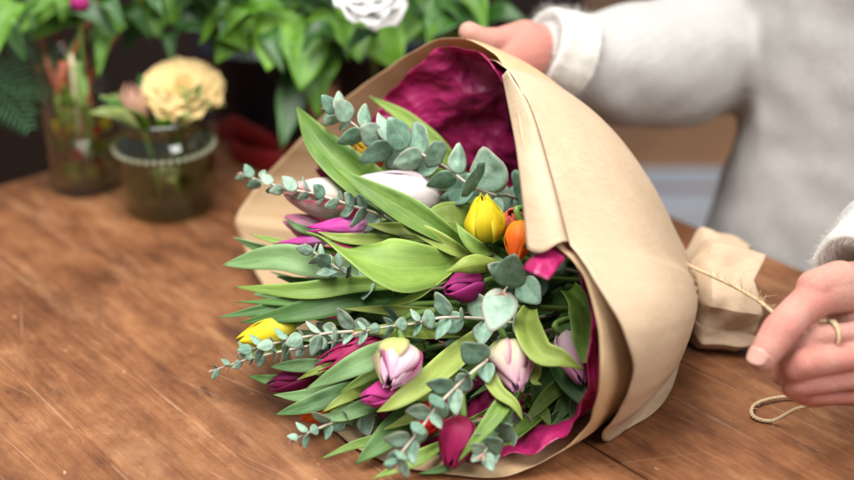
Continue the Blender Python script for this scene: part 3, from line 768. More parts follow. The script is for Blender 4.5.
for i in range(125):
    for _ in range(50):
        px = fill.uniform(265, 590); py = fill.uniform(185, 462)
        # inside the dome outline
        if ((px - 440) / 170) ** 2 + ((py - 320) / 150) ** 2 < 1: break
    an = fill.uniform(-.5, .5)
    tip = (px, py, fill.uniform(.035, .075) if i < 64 else fill.uniform(.012, .05))
    l = fill.uniform(90, 160)
    vx, vy = 690 - px, 292 - py; q = math.hypot(vx, vy); vx, vy = vx / q, vy / q
    vx, vy = vx * math.cos(an) - vy * math.sin(an), vx * math.sin(an) + vy * math.cos(an)
    l = min(l, (612 - px) / max(vx, .2)) if vx > 0 else l; b0 = (px + vx * l, py + vy * l, .09); mid = (px + vx * l * .5 + fill.uniform(-8, 8), py + vy * l * .5 + fill.uniform(-8, 8), .07)
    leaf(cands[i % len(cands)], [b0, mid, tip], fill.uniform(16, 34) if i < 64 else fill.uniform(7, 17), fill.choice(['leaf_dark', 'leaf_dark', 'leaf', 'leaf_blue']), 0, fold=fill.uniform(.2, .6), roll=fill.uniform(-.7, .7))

for i in range(26):
    px = fill.uniform(272, 430); py = lerp(395, 462, (px - 272) / 158) + fill.uniform(-30, 6) if i < 16 else fill.uniform(225, 330)
    if i >= 16: px = fill.uniform(232, 300)
    an = fill.uniform(-.25, .25); l = fill.uniform(70, 120)
    vx, vy = 690 - px, 292 - py; q = math.hypot(vx, vy); vx, vy = vx / q, vy / q
    vx, vy = vx * math.cos(an) - vy * math.sin(an), vx * math.sin(an) + vy * math.cos(an)
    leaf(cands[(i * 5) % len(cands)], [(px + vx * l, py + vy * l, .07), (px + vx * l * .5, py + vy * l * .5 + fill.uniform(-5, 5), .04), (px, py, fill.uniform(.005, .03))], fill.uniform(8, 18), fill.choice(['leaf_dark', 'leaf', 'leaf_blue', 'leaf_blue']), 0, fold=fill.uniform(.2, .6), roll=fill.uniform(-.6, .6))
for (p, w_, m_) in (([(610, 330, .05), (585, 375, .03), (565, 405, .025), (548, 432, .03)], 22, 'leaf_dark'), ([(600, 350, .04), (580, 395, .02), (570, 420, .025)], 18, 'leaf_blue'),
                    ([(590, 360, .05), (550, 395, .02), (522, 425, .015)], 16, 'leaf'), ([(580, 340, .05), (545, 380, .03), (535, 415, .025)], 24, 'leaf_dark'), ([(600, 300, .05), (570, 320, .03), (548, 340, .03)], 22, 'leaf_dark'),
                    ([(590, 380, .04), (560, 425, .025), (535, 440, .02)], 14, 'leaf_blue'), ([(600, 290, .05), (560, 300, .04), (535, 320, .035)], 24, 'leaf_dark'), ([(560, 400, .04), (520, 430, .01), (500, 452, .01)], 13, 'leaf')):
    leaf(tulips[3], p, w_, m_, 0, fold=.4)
# eucalyptus
EG = 'eucalyptus sprigs in the bouquet'
def euc_leaf(name, org, dirv, nrm, Ll, W, parent, seed=0):
    nrm = (nrm - dirv * nrm.dot(dirv)).normalized(); s = dirv.cross(nrm)
    nr, ns = 6, 22; V = [org + dirv * Ll * .5]; UVs = [(.5, .5)]; A = [0.]; F = []
    for j in range(1, nr):
        f = j / (nr - 1)
        for k in range(ns):
            a = 2 * math.pi * k / ns
            x, y = math.cos(a), math.sin(a)
            tip = .16 * max(0, x) ** 6
            wd = (1 - .16 * x) * (1 + .05 * noise.noise(Vector((x * 1.5 + seed, y * 1.5, seed))))
            rx, ry = (x * (.5 + tip)) * f, y * .5 * wd * f
            z = (.05 * (ry * 2) ** 2 + .07 * rx * abs(rx) * 2 + .06 * noise.noise(Vector((rx * 3 + seed, ry * 3, seed * 2)))) * W - .03 * W * math.exp(-(ry * 9) ** 2)
            V.append(org + dirv * (Ll * (.5 + rx)) + s * ry * W + nrm * z); UVs.append((.5 + ry, .5 + rx)); A.append(1.0 if j == nr - 1 else 0.)
    for k in range(ns): F.append((0, 1 + k, 1 + (k + 1) % ns))
    for j in range(nr - 2):
        for k in range(ns):
            a = 1 + j * ns + k; b_ = 1 + j * ns + (k + 1) % ns; F.append((a, a + ns, b_ + ns, b_))
    return mk(name, V, F, M['euc'], parent, UVs, attrs={'rim': ('FLOAT', A)}, solid=.00035)
def sprig(pts, label, n, s0, s1, off=-.04, rot=0., face=.0, bud=True, tiltmin=.5, group=EG, end=None):
    """pts base->tip, n leaf pairs, leaf length in px at base s0 and tip s1"""
    s0 *= .76; s1 *= .80; n = round(n * 1.45)
    c = P3(pts, off); q = cat_rom(c, 60)
    t = thing('eucalyptus_sprig', q[0], label, 'eucalyptus', group)
    e = T + Vector((random.uniform(-.01, .01), random.uniform(-.012, .012), random.uniform(-.01, .012)))
    st = [e, e.lerp(q[0], .5) + Vector((0, 0, .0))] + q[::6] + [q[-1]]
    st = cat_rom(st, 46)
    for v in st: v.z = max(v.z, .004)
    tube('stem', st, lambda f: lerp(.0019, .0008, f), M['euc_stem'], t, 6)
    rr = random.Random(len(label) * 13 + n)
    for i in range(n):
        f = (i + .35) / n
        x = f * (len(q) - 1); k = min(int(x), len(q) - 2)
        o = q[k].lerp(q[k + 1], x - k); tg = (q[k + 1] - q[k]).normalized()
        a0 = perp(tg, Vector((.1, .3, .9))); b0 = tg.cross(a0)
        size = lerp(s0, s1, f) / FPX * 1.1
        ang = rot + (i % 2) * math.pi / 2 + rr.uniform(-.35, .35)
        for sgn in (0, math.pi):
            p = a0 * math.cos(ang + sgn) + b0 * math.sin(ang + sgn)
            ti = rr.uniform(.25, .65) + .25 * f
            dv = (p * math.cos(ti) + tg * math.sin(ti)).normalized()
            nv = (tg * math.cos(ti) - p * math.sin(ti)).normalized()
            cd = (CAM - o).normalized()
            nv = (nv + cd * face * (1 if nv.dot(cd) > 0 else -1)).normalized()
            L = size * rr.uniform(.72, 1.2)
            ob = o + dv * .001
            if (ob + dv * L).z < .003: dv = (dv + Vector((0, 0, .5))).normalized()
            euc_leaf('leaf', ob, dv, nv, L, L * rr.uniform(.92, 1.1) * lerp(1, .75, f), t, rr.uniform(0, 50))
    if bud:
        tg = (q[-1] - q[-3]).normalized(); a0 = perp(tg)
        for sgn in (1, -1):
            d_ = (tg + a0 * .35 * sgn).normalized()
            tube('bud', [q[-1], q[-1] + d_ * s1 / FPX * .35, q[-1] + d_ * s1 / FPX * .65], lambda f: lerp(.0016, .0004, f), M['euc_bud'], t, 6)
    return t
sprig([(520, 200, .05), (478, 190, .01), (440, 163, 0), (405, 148), (375, 138), (345, 118), (334, 112)], 'topmost eucalyptus sprig with broad blue green leaves and a purplish tip', 9, 54, 29, -.035, .5, .8)
sprig([(420, 232, .05), (380, 215, .01), (350, 205, 0), (315, 194), (285, 188), (258, 180, .02), (242, 174, .03)], 'thin eucalyptus sprig at the upper left with tip in the air over the paper', 10, 30, 14, -.02, .9, .3)
sprig([(400, 290, .05), (350, 275, .01), (328, 262), (308, 248)], 'short eucalyptus sprig left of the big folded leaf', 5, 26, 18, -.01, .3, .6)
sprig([(430, 320, .05), (370, 330, .015), (330, 333, 0), (290, 340), (260, 347), (242, 352)], 'eucalyptus sprig with red tipped end lying over the low yellow tulip', 8, 30, 14, -.022, .2, .4)
sprig([(340, 340, .05), (290, 350, .02), (250, 359, .01), (212, 371, .012)], 'long thin eucalyptus twig poking out farthest left over the bare wood', 7, 20, 11, -.004, 1.2, .2)
sprig([(520, 322, .05), (470, 318, .01), (440, 318, 0), (412, 324), (385, 327), (358, 333)], 'eucalyptus sprig crossing the middle just above the striped tulip', 7, 32, 13, -.032, .4, .7)
sprig([(510, 345, .05), (480, 366, .0), (455, 388, -.004), (436, 408, -.004), (420, 430), (402, 452), (397, 462)], 'eucalyptus sprig running down to the bottom edge with pairs of oval leaves', 7, 35, 21, -.045, .9, .9)
sprig([(550, 266, .07), (526, 276, .03), (509, 286, -.01), (503, 293, -.045)], 'eucalyptus sprig end facing the viewer with large pale round leaves at right centre', 2, 54, 42, -.04, 1.3, 1.2)
sprig([(520, 420, .05), (500, 435, .01), (488, 447, -.01), (483, 455, -.02)], 'small eucalyptus cluster at the bottom beside the hanging crimson tulip', 4, 30, 26, -.012, .8, .7)
sprig([(390, 405, .05), (345, 418, .01), (315, 430, 0), (294, 440)], 'eucalyptus sprig end resting on wood at the lower left', 5, 26, 15, -.006, .5, .5)
sprig([(560, 300, .06), (470, 200, .03), (500, 190, .03), (520, 205, .03)][:1] + [(540, 260, .06), (510, 215, .035), (480, 205, .02), (452, 200, .02)], 'eucalyptus leaves deep behind the yellow tulip', 5, 36, 26, -.005, .5, .7)
sprig([(560, 330, .07), (520, 345, .05), (490, 350, .03), (450, 345, .03)], 'shaded eucalyptus in the dark gap left of the cream tulip', 5, 34, 28, 0, .5, .6)
sprig([(430, 350, .07), (390, 345, .05), (350, 340, .035), (320, 345, .03)], 'shaded eucalyptus leaves above the crimson pointed tulip', 5, 34, 26, 0, .4, .6)

# ------------------------------------------------------------------ twine
rnd = random.Random(9)
def twine():
    e0 = T + Vector((0, -.033, .012))
    main = [T + Vector((-.002, .01, .032)), U(690, 266, 1.165), U(712, 276, 1.13), U(735, 287, 1.09), U(760, 302, 1.045), U(786, 322, 1.008), U(806, 322, 1.008), U(822, 321, 1.006)]
    fa, fb = U(848, 333, 1.012), U(816, 336, 1.003); fc = fa.lerp(fb, .5); fx = (fb - fa).normalized()
    f1 = (CAM - fc).normalized(); f1 = (f1 - fx * f1.dot(fx)).normalized(); f2 = fx.cross(f1)
    if f2.z < 0: f2 = -f2
    wrapq = [fc + fx * (.0022 - .0035 * a / 400) + (f1 * math.cos(R(100 - a)) + f2 * math.sin(R(100 - a))) * .0110 for a in range(0, 420, 30)]
    rest = [U(838, 330, 1.0), U(842, 345, 1.015), U(838, 385, 1.05), U(822, 402, 1.055), U(797, 409, 1.075), ground(772, 421, .004), ground(753, 416, .004), ground(756, 404, .004), ground(785, 397, .004), ground(830, 400, .004), ground(880, 404, .003)]
    pts = cat_rom(main + wrapq + rest, 300)
    V, F, UVs = tube_data(pts, .0018, 8)
    # loose fibres
    def hair(p, d, L, r=.0002):
        b_ = len(V); s = perp(d) * r; n = d.cross(s.normalized()) * r
        mid = p + d * L * .5 + Vector((rnd.uniform(-1, 1), rnd.uniform(-1, 1), rnd.uniform(-1, 1))) * L * .2
        end = p + d * L + Vector((rnd.uniform(-1, 1), rnd.uniform(-1, 1), rnd.uniform(-.6, 1))) * L * .35
        for q in (p, mid, end):
            for w in (s, n, -s, -n): V.append(q + w * (1 if q is not end else .5)); UVs.append((0, 0))
        for k in range(4):
            F.append((b_ + k, b_ + (k + 1) % 4, b_ + 4 + (k + 1) % 4, b_ + 4 + k)); F.append((b_ + 4 + k, b_ + 4 + (k + 1) % 4, b_ + 8 + (k + 1) % 4, b_ + 8 + k))
    for i in range(260):
        k = rnd.randint(8, 290)
        if 62 < k < 215: continue
        t = (pts[k + 1] - pts[k - 1]).normalized()
        d = (perp(t) * rnd.uniform(-1, 1) + Vector((0, 0, rnd.uniform(-.4, 1))) + t * rnd.uniform(-1, 1)).normalized()
        L = rnd.uniform(.002, .007)
        hair(pts[k], d, L)
    for i in range(60):
        k = int(rnd.gauss(33, 8)); k = max(10, min(k, 90)); t = (pts[k + 1] - pts[k - 1]).normalized()
        d = (perp(t) * rnd.uniform(-1, 1) + Vector((0, 0, rnd.uniform(.1, 1.2))) + t * rnd.uniform(-.8, .8)).normalized()
        hair(pts[k], d, rnd.uniform(.005, .013))
    o = mk('twine', V, F, M['twine'], None, UVs)
    tag(o, 'hairy jute twine pulled from the bouquet waist to the fist and looping on the table', 'twine')
    side = perp(AX); up = side.cross(AX)
    lp = []
    for i in range(150):
        a = i / 149 * 2 * math.pi * 3
        lp.append(T + AX * (-.004 + .0028 * i / 50) + side * math.cos(a) * .0335 + up * math.sin(a) * .0335)
    for v in lp: v.z = max(v.z, .004)
    V2, F2, U2 = tube_data(lp, .00135, 6)
    mk('waist_coil', V2, F2, M['twine'], o, U2)
twine()

# ------------------------------------------------------------------ person
def capsule_mesh(chains, voxel, smooth_it, fac=.5):
    """union of tapered capsules -> voxel remesh -> one continuous surface"""
    V, F = [], []
    def ball(p, r, sg=20, rg=10):
        b0 = len(V); V.append(p + Vector((0, 0, r)))
        for j in range(1, rg):
            th = math.pi * j / rg
            for k in range(sg): a = 2 * math.pi * k / sg; V.append(p + Vector((math.sin(th) * math.cos(a), math.sin(th) * math.sin(a), math.cos(th))) * r)
        V.append(p - Vector((0, 0, r))); e = len(V) - 1
        for k in range(sg):
            k2 = (k + 1) % sg
            F.append((b0, b0 + 1 + k, b0 + 1 + k2)); F.append((e, e - sg + k2, e - sg + k))
            for j in range(rg - 2):
                a = b0 + 1 + j * sg; F.append((a + k, a + sg + k, a + sg + k2, a + k2))
    for ch in chains:
        for i, (p, r) in enumerate(ch):
            ball(p, r)
            if i + 1 < len(ch):
                p2, r2 = ch[i + 1]; d = p2 - p; Ln = d.length
                if Ln < 1e-6: continue
                t = d / Ln; s_ = perp(t); n_ = t.cross(s_); b0 = len(V); sg = 24
                cs = (r - r2) / Ln; cs = max(-.95, min(.95, cs)); sn = math.sqrt(1 - cs * cs)   # tangent cone
                for (q, rad) in ((p, r), (p2, r2)):
                    for k in range(sg):
                        a = 2 * math.pi * k / sg; V.append(q + t * (rad * cs) + (s_ * math.cos(a) + n_ * math.sin(a)) * rad * sn)
                for k in range(sg): F.append((b0 + k, b0 + (k + 1) % sg, b0 + sg + (k + 1) % sg, b0 + sg + k))
                F.append(tuple(b0 + k for k in range(sg))[::-1]); F.append(tuple(b0 + sg + k for k in range(sg)))
    me = bpy.data.meshes.new('tmp'); me.from_pydata([tuple(v) for v in V], [], F)
    o = bpy.data.objects.new('tmp', me); COL.objects.link(o)
    m = o.modifiers.new('r', 'REMESH'); m.mode = 'VOXEL'; m.voxel_size = voxel
    s = o.modifiers.new('s', 'SMOOTH'); s.iterations = smooth_it; s.factor = fac
    dg = bpy.context.evaluated_depsgraph_get(); dg.update()
    me2 = bpy.data.meshes.new_from_object(o.evaluated_get(dg))
    bpy.data.objects.remove(o); bpy.data.meshes.remove(me)
    me2.polygons.foreach_set('use_smooth', [True] * len(me2.polygons))
    return me2
PB = Vector((.585, 1.262, 0))
def person():
    root = thing('person', (PB.x, PB.y, -.75), 'person in a fluffy grey sweater with cream cuffs, pulling twine with one fist', 'person')
    h = lambda px, py, d, r: (U(px, py, d), r)
    wl = h(893, 283, 1.075, .027)
    el = (Vector((.63, .99, .27)), .043); shl = (PB - TU * .17 + Vector((0, 0, .50)), .055)
    wr = h(540, 48, 1.285, .026); er = (U(748, 40, 1.50), .043); shr = (PB + TU * .15 + Vector((0, 0, .50)), .055)
    ch = []
    # torso, shoulders, neck
    tz = lambda z: PB + Vector((0, 0, z))
    for a in (-.08, .08):
        ch.append([(tz(-.35) + TU * a, .09), (tz(.12) + TU * a * .85, .09), (tz(.42) + TU * a * 1.1, .09)])
    ch.append([shl, (tz(.53), .06), shr]); ch.append([(tz(.5), .06), (tz(.66) - TN * .02, .05)])
    ch += [[shl, el, wl], [shr, er, wr]]
    # --- left hand: fist with thumb on top
    mcp = {'i': h(878, 328, 1.035, .0120), 'm': h(880, 350, 1.02, .0135), 'r': h(880, 374, 1.03, .0125), 'l': h(876, 393, 1.045, .011)}
    for k in mcp: ch.append([wl, (mcp[k][0], mcp[k][1] * 1.25)])
    ch.append([wl, h(860, 335, 1.05, .026)])
    ch.append([mcp['i'], h(848, 333, 1.012, .0090), h(816, 336, 1.003, .0098), h(808, 341, 1.004, .0098), h(788, 361, 1.008, .0094), h(781, 376, 1.016, .0084)])
    ch.append([mcp['m'], h(845, 359, 1.002, .0106), h(804, 363, .992, .0136), h(797, 368, .996, .0130), h(803, 382, 1.024, .0105), h(842, 378, 1.045, .0095)])
    ch.append([mcp['r'], h(845, 380, 1.012, .0090), h(800, 383, 1.002, .0116), h(794, 387, 1.007, .0108), h(804, 395, 1.034, .0092), h(842, 388, 1.052, .0085)])
    ch.append([mcp['l'], h(848, 395, 1.03, .0080), h(812, 394, 1.018, .0096), h(806, 396, 1.022, .0090), h(814, 399, 1.042, .0078), h(845, 396, 1.056, .007)])
    ch.append([(wl[0], .027), h(852, 287, 1.045, .0225), h(820, 295, 1.012, .0180), h(797, 312, .998, .0148), h(780, 331, .988, .0153), h(769, 347, .984, .0134), h(762, 358, .984, .0120)])
    ch.append([h(815, 288, 1.008, .0160), h(840, 282, 1.03, .019)])
    ch.append([h(848, 296, 1.05, .021), h(845, 320, 1.055, .018)])
    # --- right hand behind the paper rim
    ch.append([wr, h(520, 55, 1.27, .034), h(505, 60, 1.262, .028)])
    ch.append([h(525, 40, 1.27, .022), h(500, 42, 1.25, .0155), h(482, 40, 1.235, .013), h(469, 32, 1.225, .011)])
    for k, (ax, ay) in enumerate(((498, 66), (508, 76), (518, 86), (528, 95))):
        ch.append([h(520, 55 + k * 9, 1.27, .016), h(ax, ay, 1.255, .0115), h(ax - 22, ay + 12, 1.262, .0105), h(ax - 32, ay + 28, 1.272, .009)])
    me = capsule_mesh(ch, .0017, 3, .5)
    # flush: knuckles and finger tips are redder
    kn = [(h(803, 366, .993, 0)[0], .022), (h(801, 385, 1.005, 0)[0], .02), (h(812, 394, 1.02, 0)[0], .02), (h(780, 333, .985, 0)[0], .018), (h(790, 362, 1.012, 0)[0], .016), (h(778, 376, 1.02, 0)[0], .014),
          (h(845, 365, 1.0, 0)[0], .02), (h(845, 393, 1.03, 0)[0], .03), (h(812, 300, 1.0, 0)[0], .02), (h(525, 60, 1.26, 0)[0], .05)]
    vals = []
    for v in me.vertices:
        f = 0
        for c, r in kn:
            d = (v.co - c).length / r
            if d < 1.6: f = max(f, 1 - sm(.3, 1.6, d))
        vals.append(f)
    a = me.attributes.new('flush', 'FLOAT', 'POINT'); a.data.foreach_set('value', vals)
    # creases across the thumb joint and between knuckles (pressed into the surface)
    tdir = (h(763, 358, .984, 0)[0] - h(798, 314, .998, 0)[0]).normalized(); jc = h(781, 331, .988, 0)[0]
    for v in me.vertices:
        d = v.co - jc
        if d.length < .019:
            s = d.dot(tdir)
            v.co += -d.normalized() * .0011 * (max(0, math.cos(s * 2200)) ** 3) * (1 - sm(.004, .009, abs(s)))
    me.materials.append(M['skin'])
    for v in me.vertices: v.co -= root.location
    b_ = bpy.data.objects.new('body', me); COL.objects.link(b_); b_.parent = root
    # thumb nail
    tip = h(763, 358, .984, 0)[0]; t0 = h(767, 350.5, .984, 0)[0]; ax = (tip - t0).normalized()
    nrm = ((CAM - tip).normalized() * .75 - RIGHT * .5 + UPV * .25); nrm = (nrm - ax * nrm.dot(ax)).normalized(); sd = ax.cross(nrm)
    V, UVs = [], []
    nu, nv = 9, 9
    for j in range(nv):
        v = j / (nv - 1)
        for i in range(nu):
            u = i / (nu - 1) * 2 - 1
            an = u * .85 * (1 if .1 < v < .85 else .8)
            L = .0145
            V.append(t0 + ax * (.0018 + L * v - .0022 * u * u * (1 if v > .5 else -.6) * abs(v - .5) * 2) + (nrm * math.cos(an) + sd * math.sin(an)) * lerp(.0137, .0124, v)); UVs.append((i / nu, v))
    mk('fingernail', V, grid(nu, nv), M['nail'], root, UVs, solid=.0006)
    # --- sweater
    sch = []
    for a in (-.13, -.07, 0, .06, .115):
        sch.append([(tz(-.40) + TU * a, .13), (tz(-.05) + TU * a * 1.06 - TN * .02, .135), (tz(.10) + TU * a, .125), (tz(.45) + TU * a * .95, .115)])
    sch.append([(shl[0], .085), (tz(.53), .075), (shr[0], .085)])
    fl = lambda a, b_, t: a.lerp(b_, t)
    cr = U(562, 55, 1.30)
    sch.append([(shr[0], .085), (er[0] + Vector((.0, 0, -.0)), .082), (fl(er[0], cr, .45) + Vector((0, 0, -.022)), .078), (fl(er[0], cr, .8) + Vector((0, 0, -.018)), .064), (cr, .046)])
    cl = U(885, 240, 1.10)
    sch.append([(shl[0], .085), (el[0], .07), (fl(el[0], cl, .6), .058), (cl, .047)])
    me = capsule_mesh(sch, .007, 6, .5)
    nrms = [v.normal.copy() for v in me.vertices]
    for v, nr in zip(me.vertices, nrms):
        q = v.co * 9
        v.co += nr * (noise.noise(q) * .008 + noise.noise(q * 2.7) * .004)
    kv = [v.co.dot(TU) for v in me.vertices]
    a = me.attributes.new('knit', 'FLOAT', 'POINT'); a.data.foreach_set('value', kv)
    me.materials.append(M['wool'])
    for v in me.vertices: v.co -= root.location
    sw = bpy.data.objects.new('sweater', me); COL.objects.link(sw); sw.parent = root
    # fuzz standing off the wool, part of the sweater surface
    def fuzz(name, me_src, mat, n, L, loc, filt, parent, seed):
        rr = random.Random(seed); V, F = [], []
        polys = [p for p in me_src.polygons if filt(p.center + loc)]
        if not polys: return
        for i in range(n):
            p = rr.choice(polys); nr = p.normal
            vs = [me_src.vertices[k].co for k in p.vertices]
            a1, a2 = rr.random(), rr.random()
            o = vs[0].lerp(vs[1], a1).lerp(vs[-1].lerp(vs[2 % len(vs)], a1), a2) + loc
            d = (nr * rr.uniform(.3, 1) + Vector((rr.uniform(-1, 1), rr.uniform(-1, 1), rr.uniform(-1, .7))) * .8).normalized()
            l = L * rr.uniform(.4, 1.3); s = perp(d, Vector((rr.uniform(-1, 1), rr.uniform(-1, 1), rr.uniform(-1, 1)))) * .00007
            mid = o + d * l * .55; e = o + d * l + Vector((rr.uniform(-1, 1), rr.uniform(-1, 1), rr.uniform(-1.2, .6))) * l * .4
            b0 = len(V); V += [o - nr * .002 - s, o - nr * .002 + s, mid + s * .8, mid - s * .8, e]; F += [(b0, b0 + 1, b0 + 2, b0 + 3), (b0 + 3, b0 + 2, b0 + 4)]
        mk(name, V, F, mat, parent)
    inview = lambda c: (c - CAM).dot(FWD) > .5 and 430 < 427 + FPX * (c - CAM).dot(RIGHT) / (c - CAM).dot(FWD) < 900 and -60 < 240 - FPX * (c - CAM).dot(UPV) / (c - CAM).dot(FWD) < 320
    fuzz('wool_fuzz', me, M['wool'], 26000, .011, root.location, inview, sw, 3)
    # cuffs: ribbed tubes turned at the wrist
    for (c0, c1, r0, r1, nm, nf) in ((U(541, 47, 1.285), U(572, 58, 1.305), .044, .052, 1, 5000), (U(862, 281, 1.047), U(902, 242, 1.10), .047, .056, 2, 11000)):
        pts = [c0 + (c1 - c0) * (i / 11) for i in range(12)]
        V, UVs = [], []; t = (c1 - c0).normalized(); s = perp(t); n = t.cross(s); sg = 72
        prof = [(.30, .04), (.24, .4), (.14, .66), (.03, .77), (0, .82), (-.03, .9), (-.03, .97), (.05, 1.02), (.2, 1.0), (.4, .98), (.6, 1.0), (.8, 1.0), (1, .97)]
        for (f, k) in prof:
            for i in range(sg):
                an = 2 * math.pi * i / sg
                r = lerp(r0, r1, f) * k * (1 + .007 * math.sin(an * 18)) * (1 + .05 * noise.noise(Vector((math.cos(an) * 2, math.sin(an) * 2, f * 3 + nm))))
                V.append(c0.lerp(c1, f) + (s * math.cos(an) + n * math.sin(an)) * r); UVs.append((i / sg, f))
        o = mk('cuff', V, grid(sg, len(prof), True), M['wool_cuff'], root, UVs)
        ome = o.data; ome.update()
        fuzz('cuff_fuzz', ome, M['wool_cuff'], nf, .012 if nm == 1 else .0075, Vector((0, 0, 0)), lambda c: True, o, 5)
person()

# ------------------------------------------------------------------ background vessels and foliage
def bgpt(px, py, d): return U(px, py, d)
jc = ground(171, 207)
jar = thing('glass_jar', jc, 'squat smoky glass jar with embossed band, holding the cream rose', 'jar')
prof = [(.040, .001), (.050, .004), (.057, .016), (.060, .035), (.060, .052), (.058, .062), (.061, .066), (.061, .078), (.057, .083), (.052, .090), (.0505, .097), (.0545, .100), (.0545, .106), (.052, .108),
        (.050, .106), (.0475, .097), (.049, .089), (.055, .078), (.057, .05), (.056, .03), (.048, .010), (.003, .008)]
prof = [(r, z * 1.2) for r, z in prof]
lathe('jar_body', [(.002, .001)] + prof, M['glass_green'], jar, 48, jc)
lathe('water', [(.002, .0095), (.046, .0105), (.054, .036), (.0552, .066), (.0545, .072), (.002, .072)], M['water'], jar, 40, jc)
V = []
for i in range(40):   # raised beads of the embossed band
    a = 2 * math.pi * i / 40
    b0 = jc + Vector((.0605 * math.cos(a), .0605 * math.sin(a), .0865)); V.append(b0)
bm = bmesh.new()
for p in V: bmesh.ops.create_uvsphere(bm, u_segments=8, v_segments=6, radius=.0038, matrix=Matrix.Translation(p))
me = bpy.data.meshes.new('beaded_band'); bm.to_mesh(me); bm.free(); me.materials.append(M['glass_band'])
me.polygons.foreach_set('use_smooth', [True] * len(me.polygons))
o = bpy.data.objects.new('beaded_band', me); COL.objects.link(o); o.parent = jar; o.matrix_parent_inverse = Matrix.Translation(-jc)
def ruffled(center, axis, Rr, n, mat, parent, seed, flat=.8):
    rr = random.Random(seed); ex = perp(axis); ey = axis.cross(ex)
    for k in range(n):
        f = (k + .5) / n; ph = k * 2.4
        til = lerp(.1, 1.25, f ** .8); ln = Rr * lerp(.55, 1.0, f)
        out = ex * math.cos(ph) + ey * math.sin(ph)
        dv = (axis * math.cos(til) + out * math.sin(til)).normalized(); side = axis.cross(out)
        nn = side.cross(dv)
        V, UVs = [], []
        for j in range(7):
            v = j / 6
            for i in range(7):
                u = i / 6 * 2 - 1
                w = Rr * lerp(.18, .55, sm(0, .7, v)) * (1 if v < .9 else .9)
                V.append(center - axis * Rr * .35 + dv * ln * v * (1 - .12 * u * u) + side * u * w - nn * (u * u * w * .35) + nn * Rr * .16 * v * v * 1.2
                         + nn * Rr * .09 * math.sin(u * 6 + k) * v + out * Rr * .03 * rr.uniform(-1, 1)); UVs.append(((u + 1) / 2, v))
        mk('petal', V, grid(7, 7), mat, parent, UVs, solid=.0006)
rc = U(182, 86, 1.45)
rose = thing('rose', jc + Vector((0, 0, .02)), 'big cream peach rose with ruffled petals in the squat jar', 'flower')
ruffled(rc, (Vector((.1, -.45, .85))).normalized(), .054, 34, M['rose'], rose, 3)
tube('stem', cat_rom([rc, rc.lerp(jc, .4), jc + Vector((.01, .0, .015))], 12), .003, M['stem'], rose)
rr = random.Random(4)
for i in range(34):
    a = rr.uniform(0, 6.28); r = rr.uniform(.02, .062)
    p0 = jc + Vector((math.cos(a) * .03, math.sin(a) * .03, .112)); p2 = jc + Vector((math.cos(a) * (r + .022), math.sin(a) * (r + .022), rr.uniform(.125, .165)))
    blade('leaf', [p0, p0.lerp(p2, .5) + Vector((0, 0, .008)), p2], rr.uniform(.006, .012), M[rr.choice(['olive', 'olive', 'bg_leaf', 'bg_leaf_dark'])], rose, Vector((0, -.3, 1)), n=10, m=5, seed=i)
bud = thing('rose_bud', jc + Vector((-.03, 0, .02)), 'dusty peach bud leaning out left of the cream rose', 'flower')
bc = U(132, 102, 1.45)
for k in range(5): petal_mesh('petal', (bc - Vector((-.01, 0, .025)), Vector((1, 0, 0)), Vector((0, 1, 0)), Vector((-.25, 0, 1)).normalized()), .05, .02, k * 1.257, R(50), M['peachbud'], bud, .95, seed=k + 60)
tube('stem', cat_rom([bc, bc.lerp(jc, .45), jc + Vector((-.01, 0, .015))], 10), .0025, M['stem'], bud)

# tall clear vase at left
vc = ground(88, 184)
vase = thing('glass_vase', vc, 'tall clear glass vase of stems at the far left', 'vase')
lathe('vase_body', [(.002, .001), (.044, .001), (.047, .006), (.047, .16), (.051, .178), (.0525, .180), (.050, .180), (.0445, .16), (.0445, .012), (.002, .010)], M['glass'], vase, 40, vc)
lathe('water', [(.002, .0115), (.0435, .0125), (.0435, .075), (.002, .075)], M['water'], vase, 40, vc)
# navy bucket, dark planter
nb = ground(252, 148) + Vector((.01, .06, 0))
bucket = thing('bucket', nb, 'dark navy metal bucket full of broad green foliage', 'bucket')
lathe('bucket_body', [(.002, .001), (.062, .001), (.064, .004), (.080, .13), (.083, .132), (.083, .137), (.079, .137), (.062, .01), (.002, .008)], M['navy'], bucket, 44, nb)
pb = Vector((-.075, 1.66, 0))
pot = thing('plant_pot', pb, 'black pot hidden behind the bouquet, under the white flower', 'pot')
lathe('pot_body', [(.002, .001), (.052, .001), (.068, .11), (.073, .112), (.073, .125), (.067, .125), (.05, .02), (.002, .018)], M['navy'], pot, 40, pb)

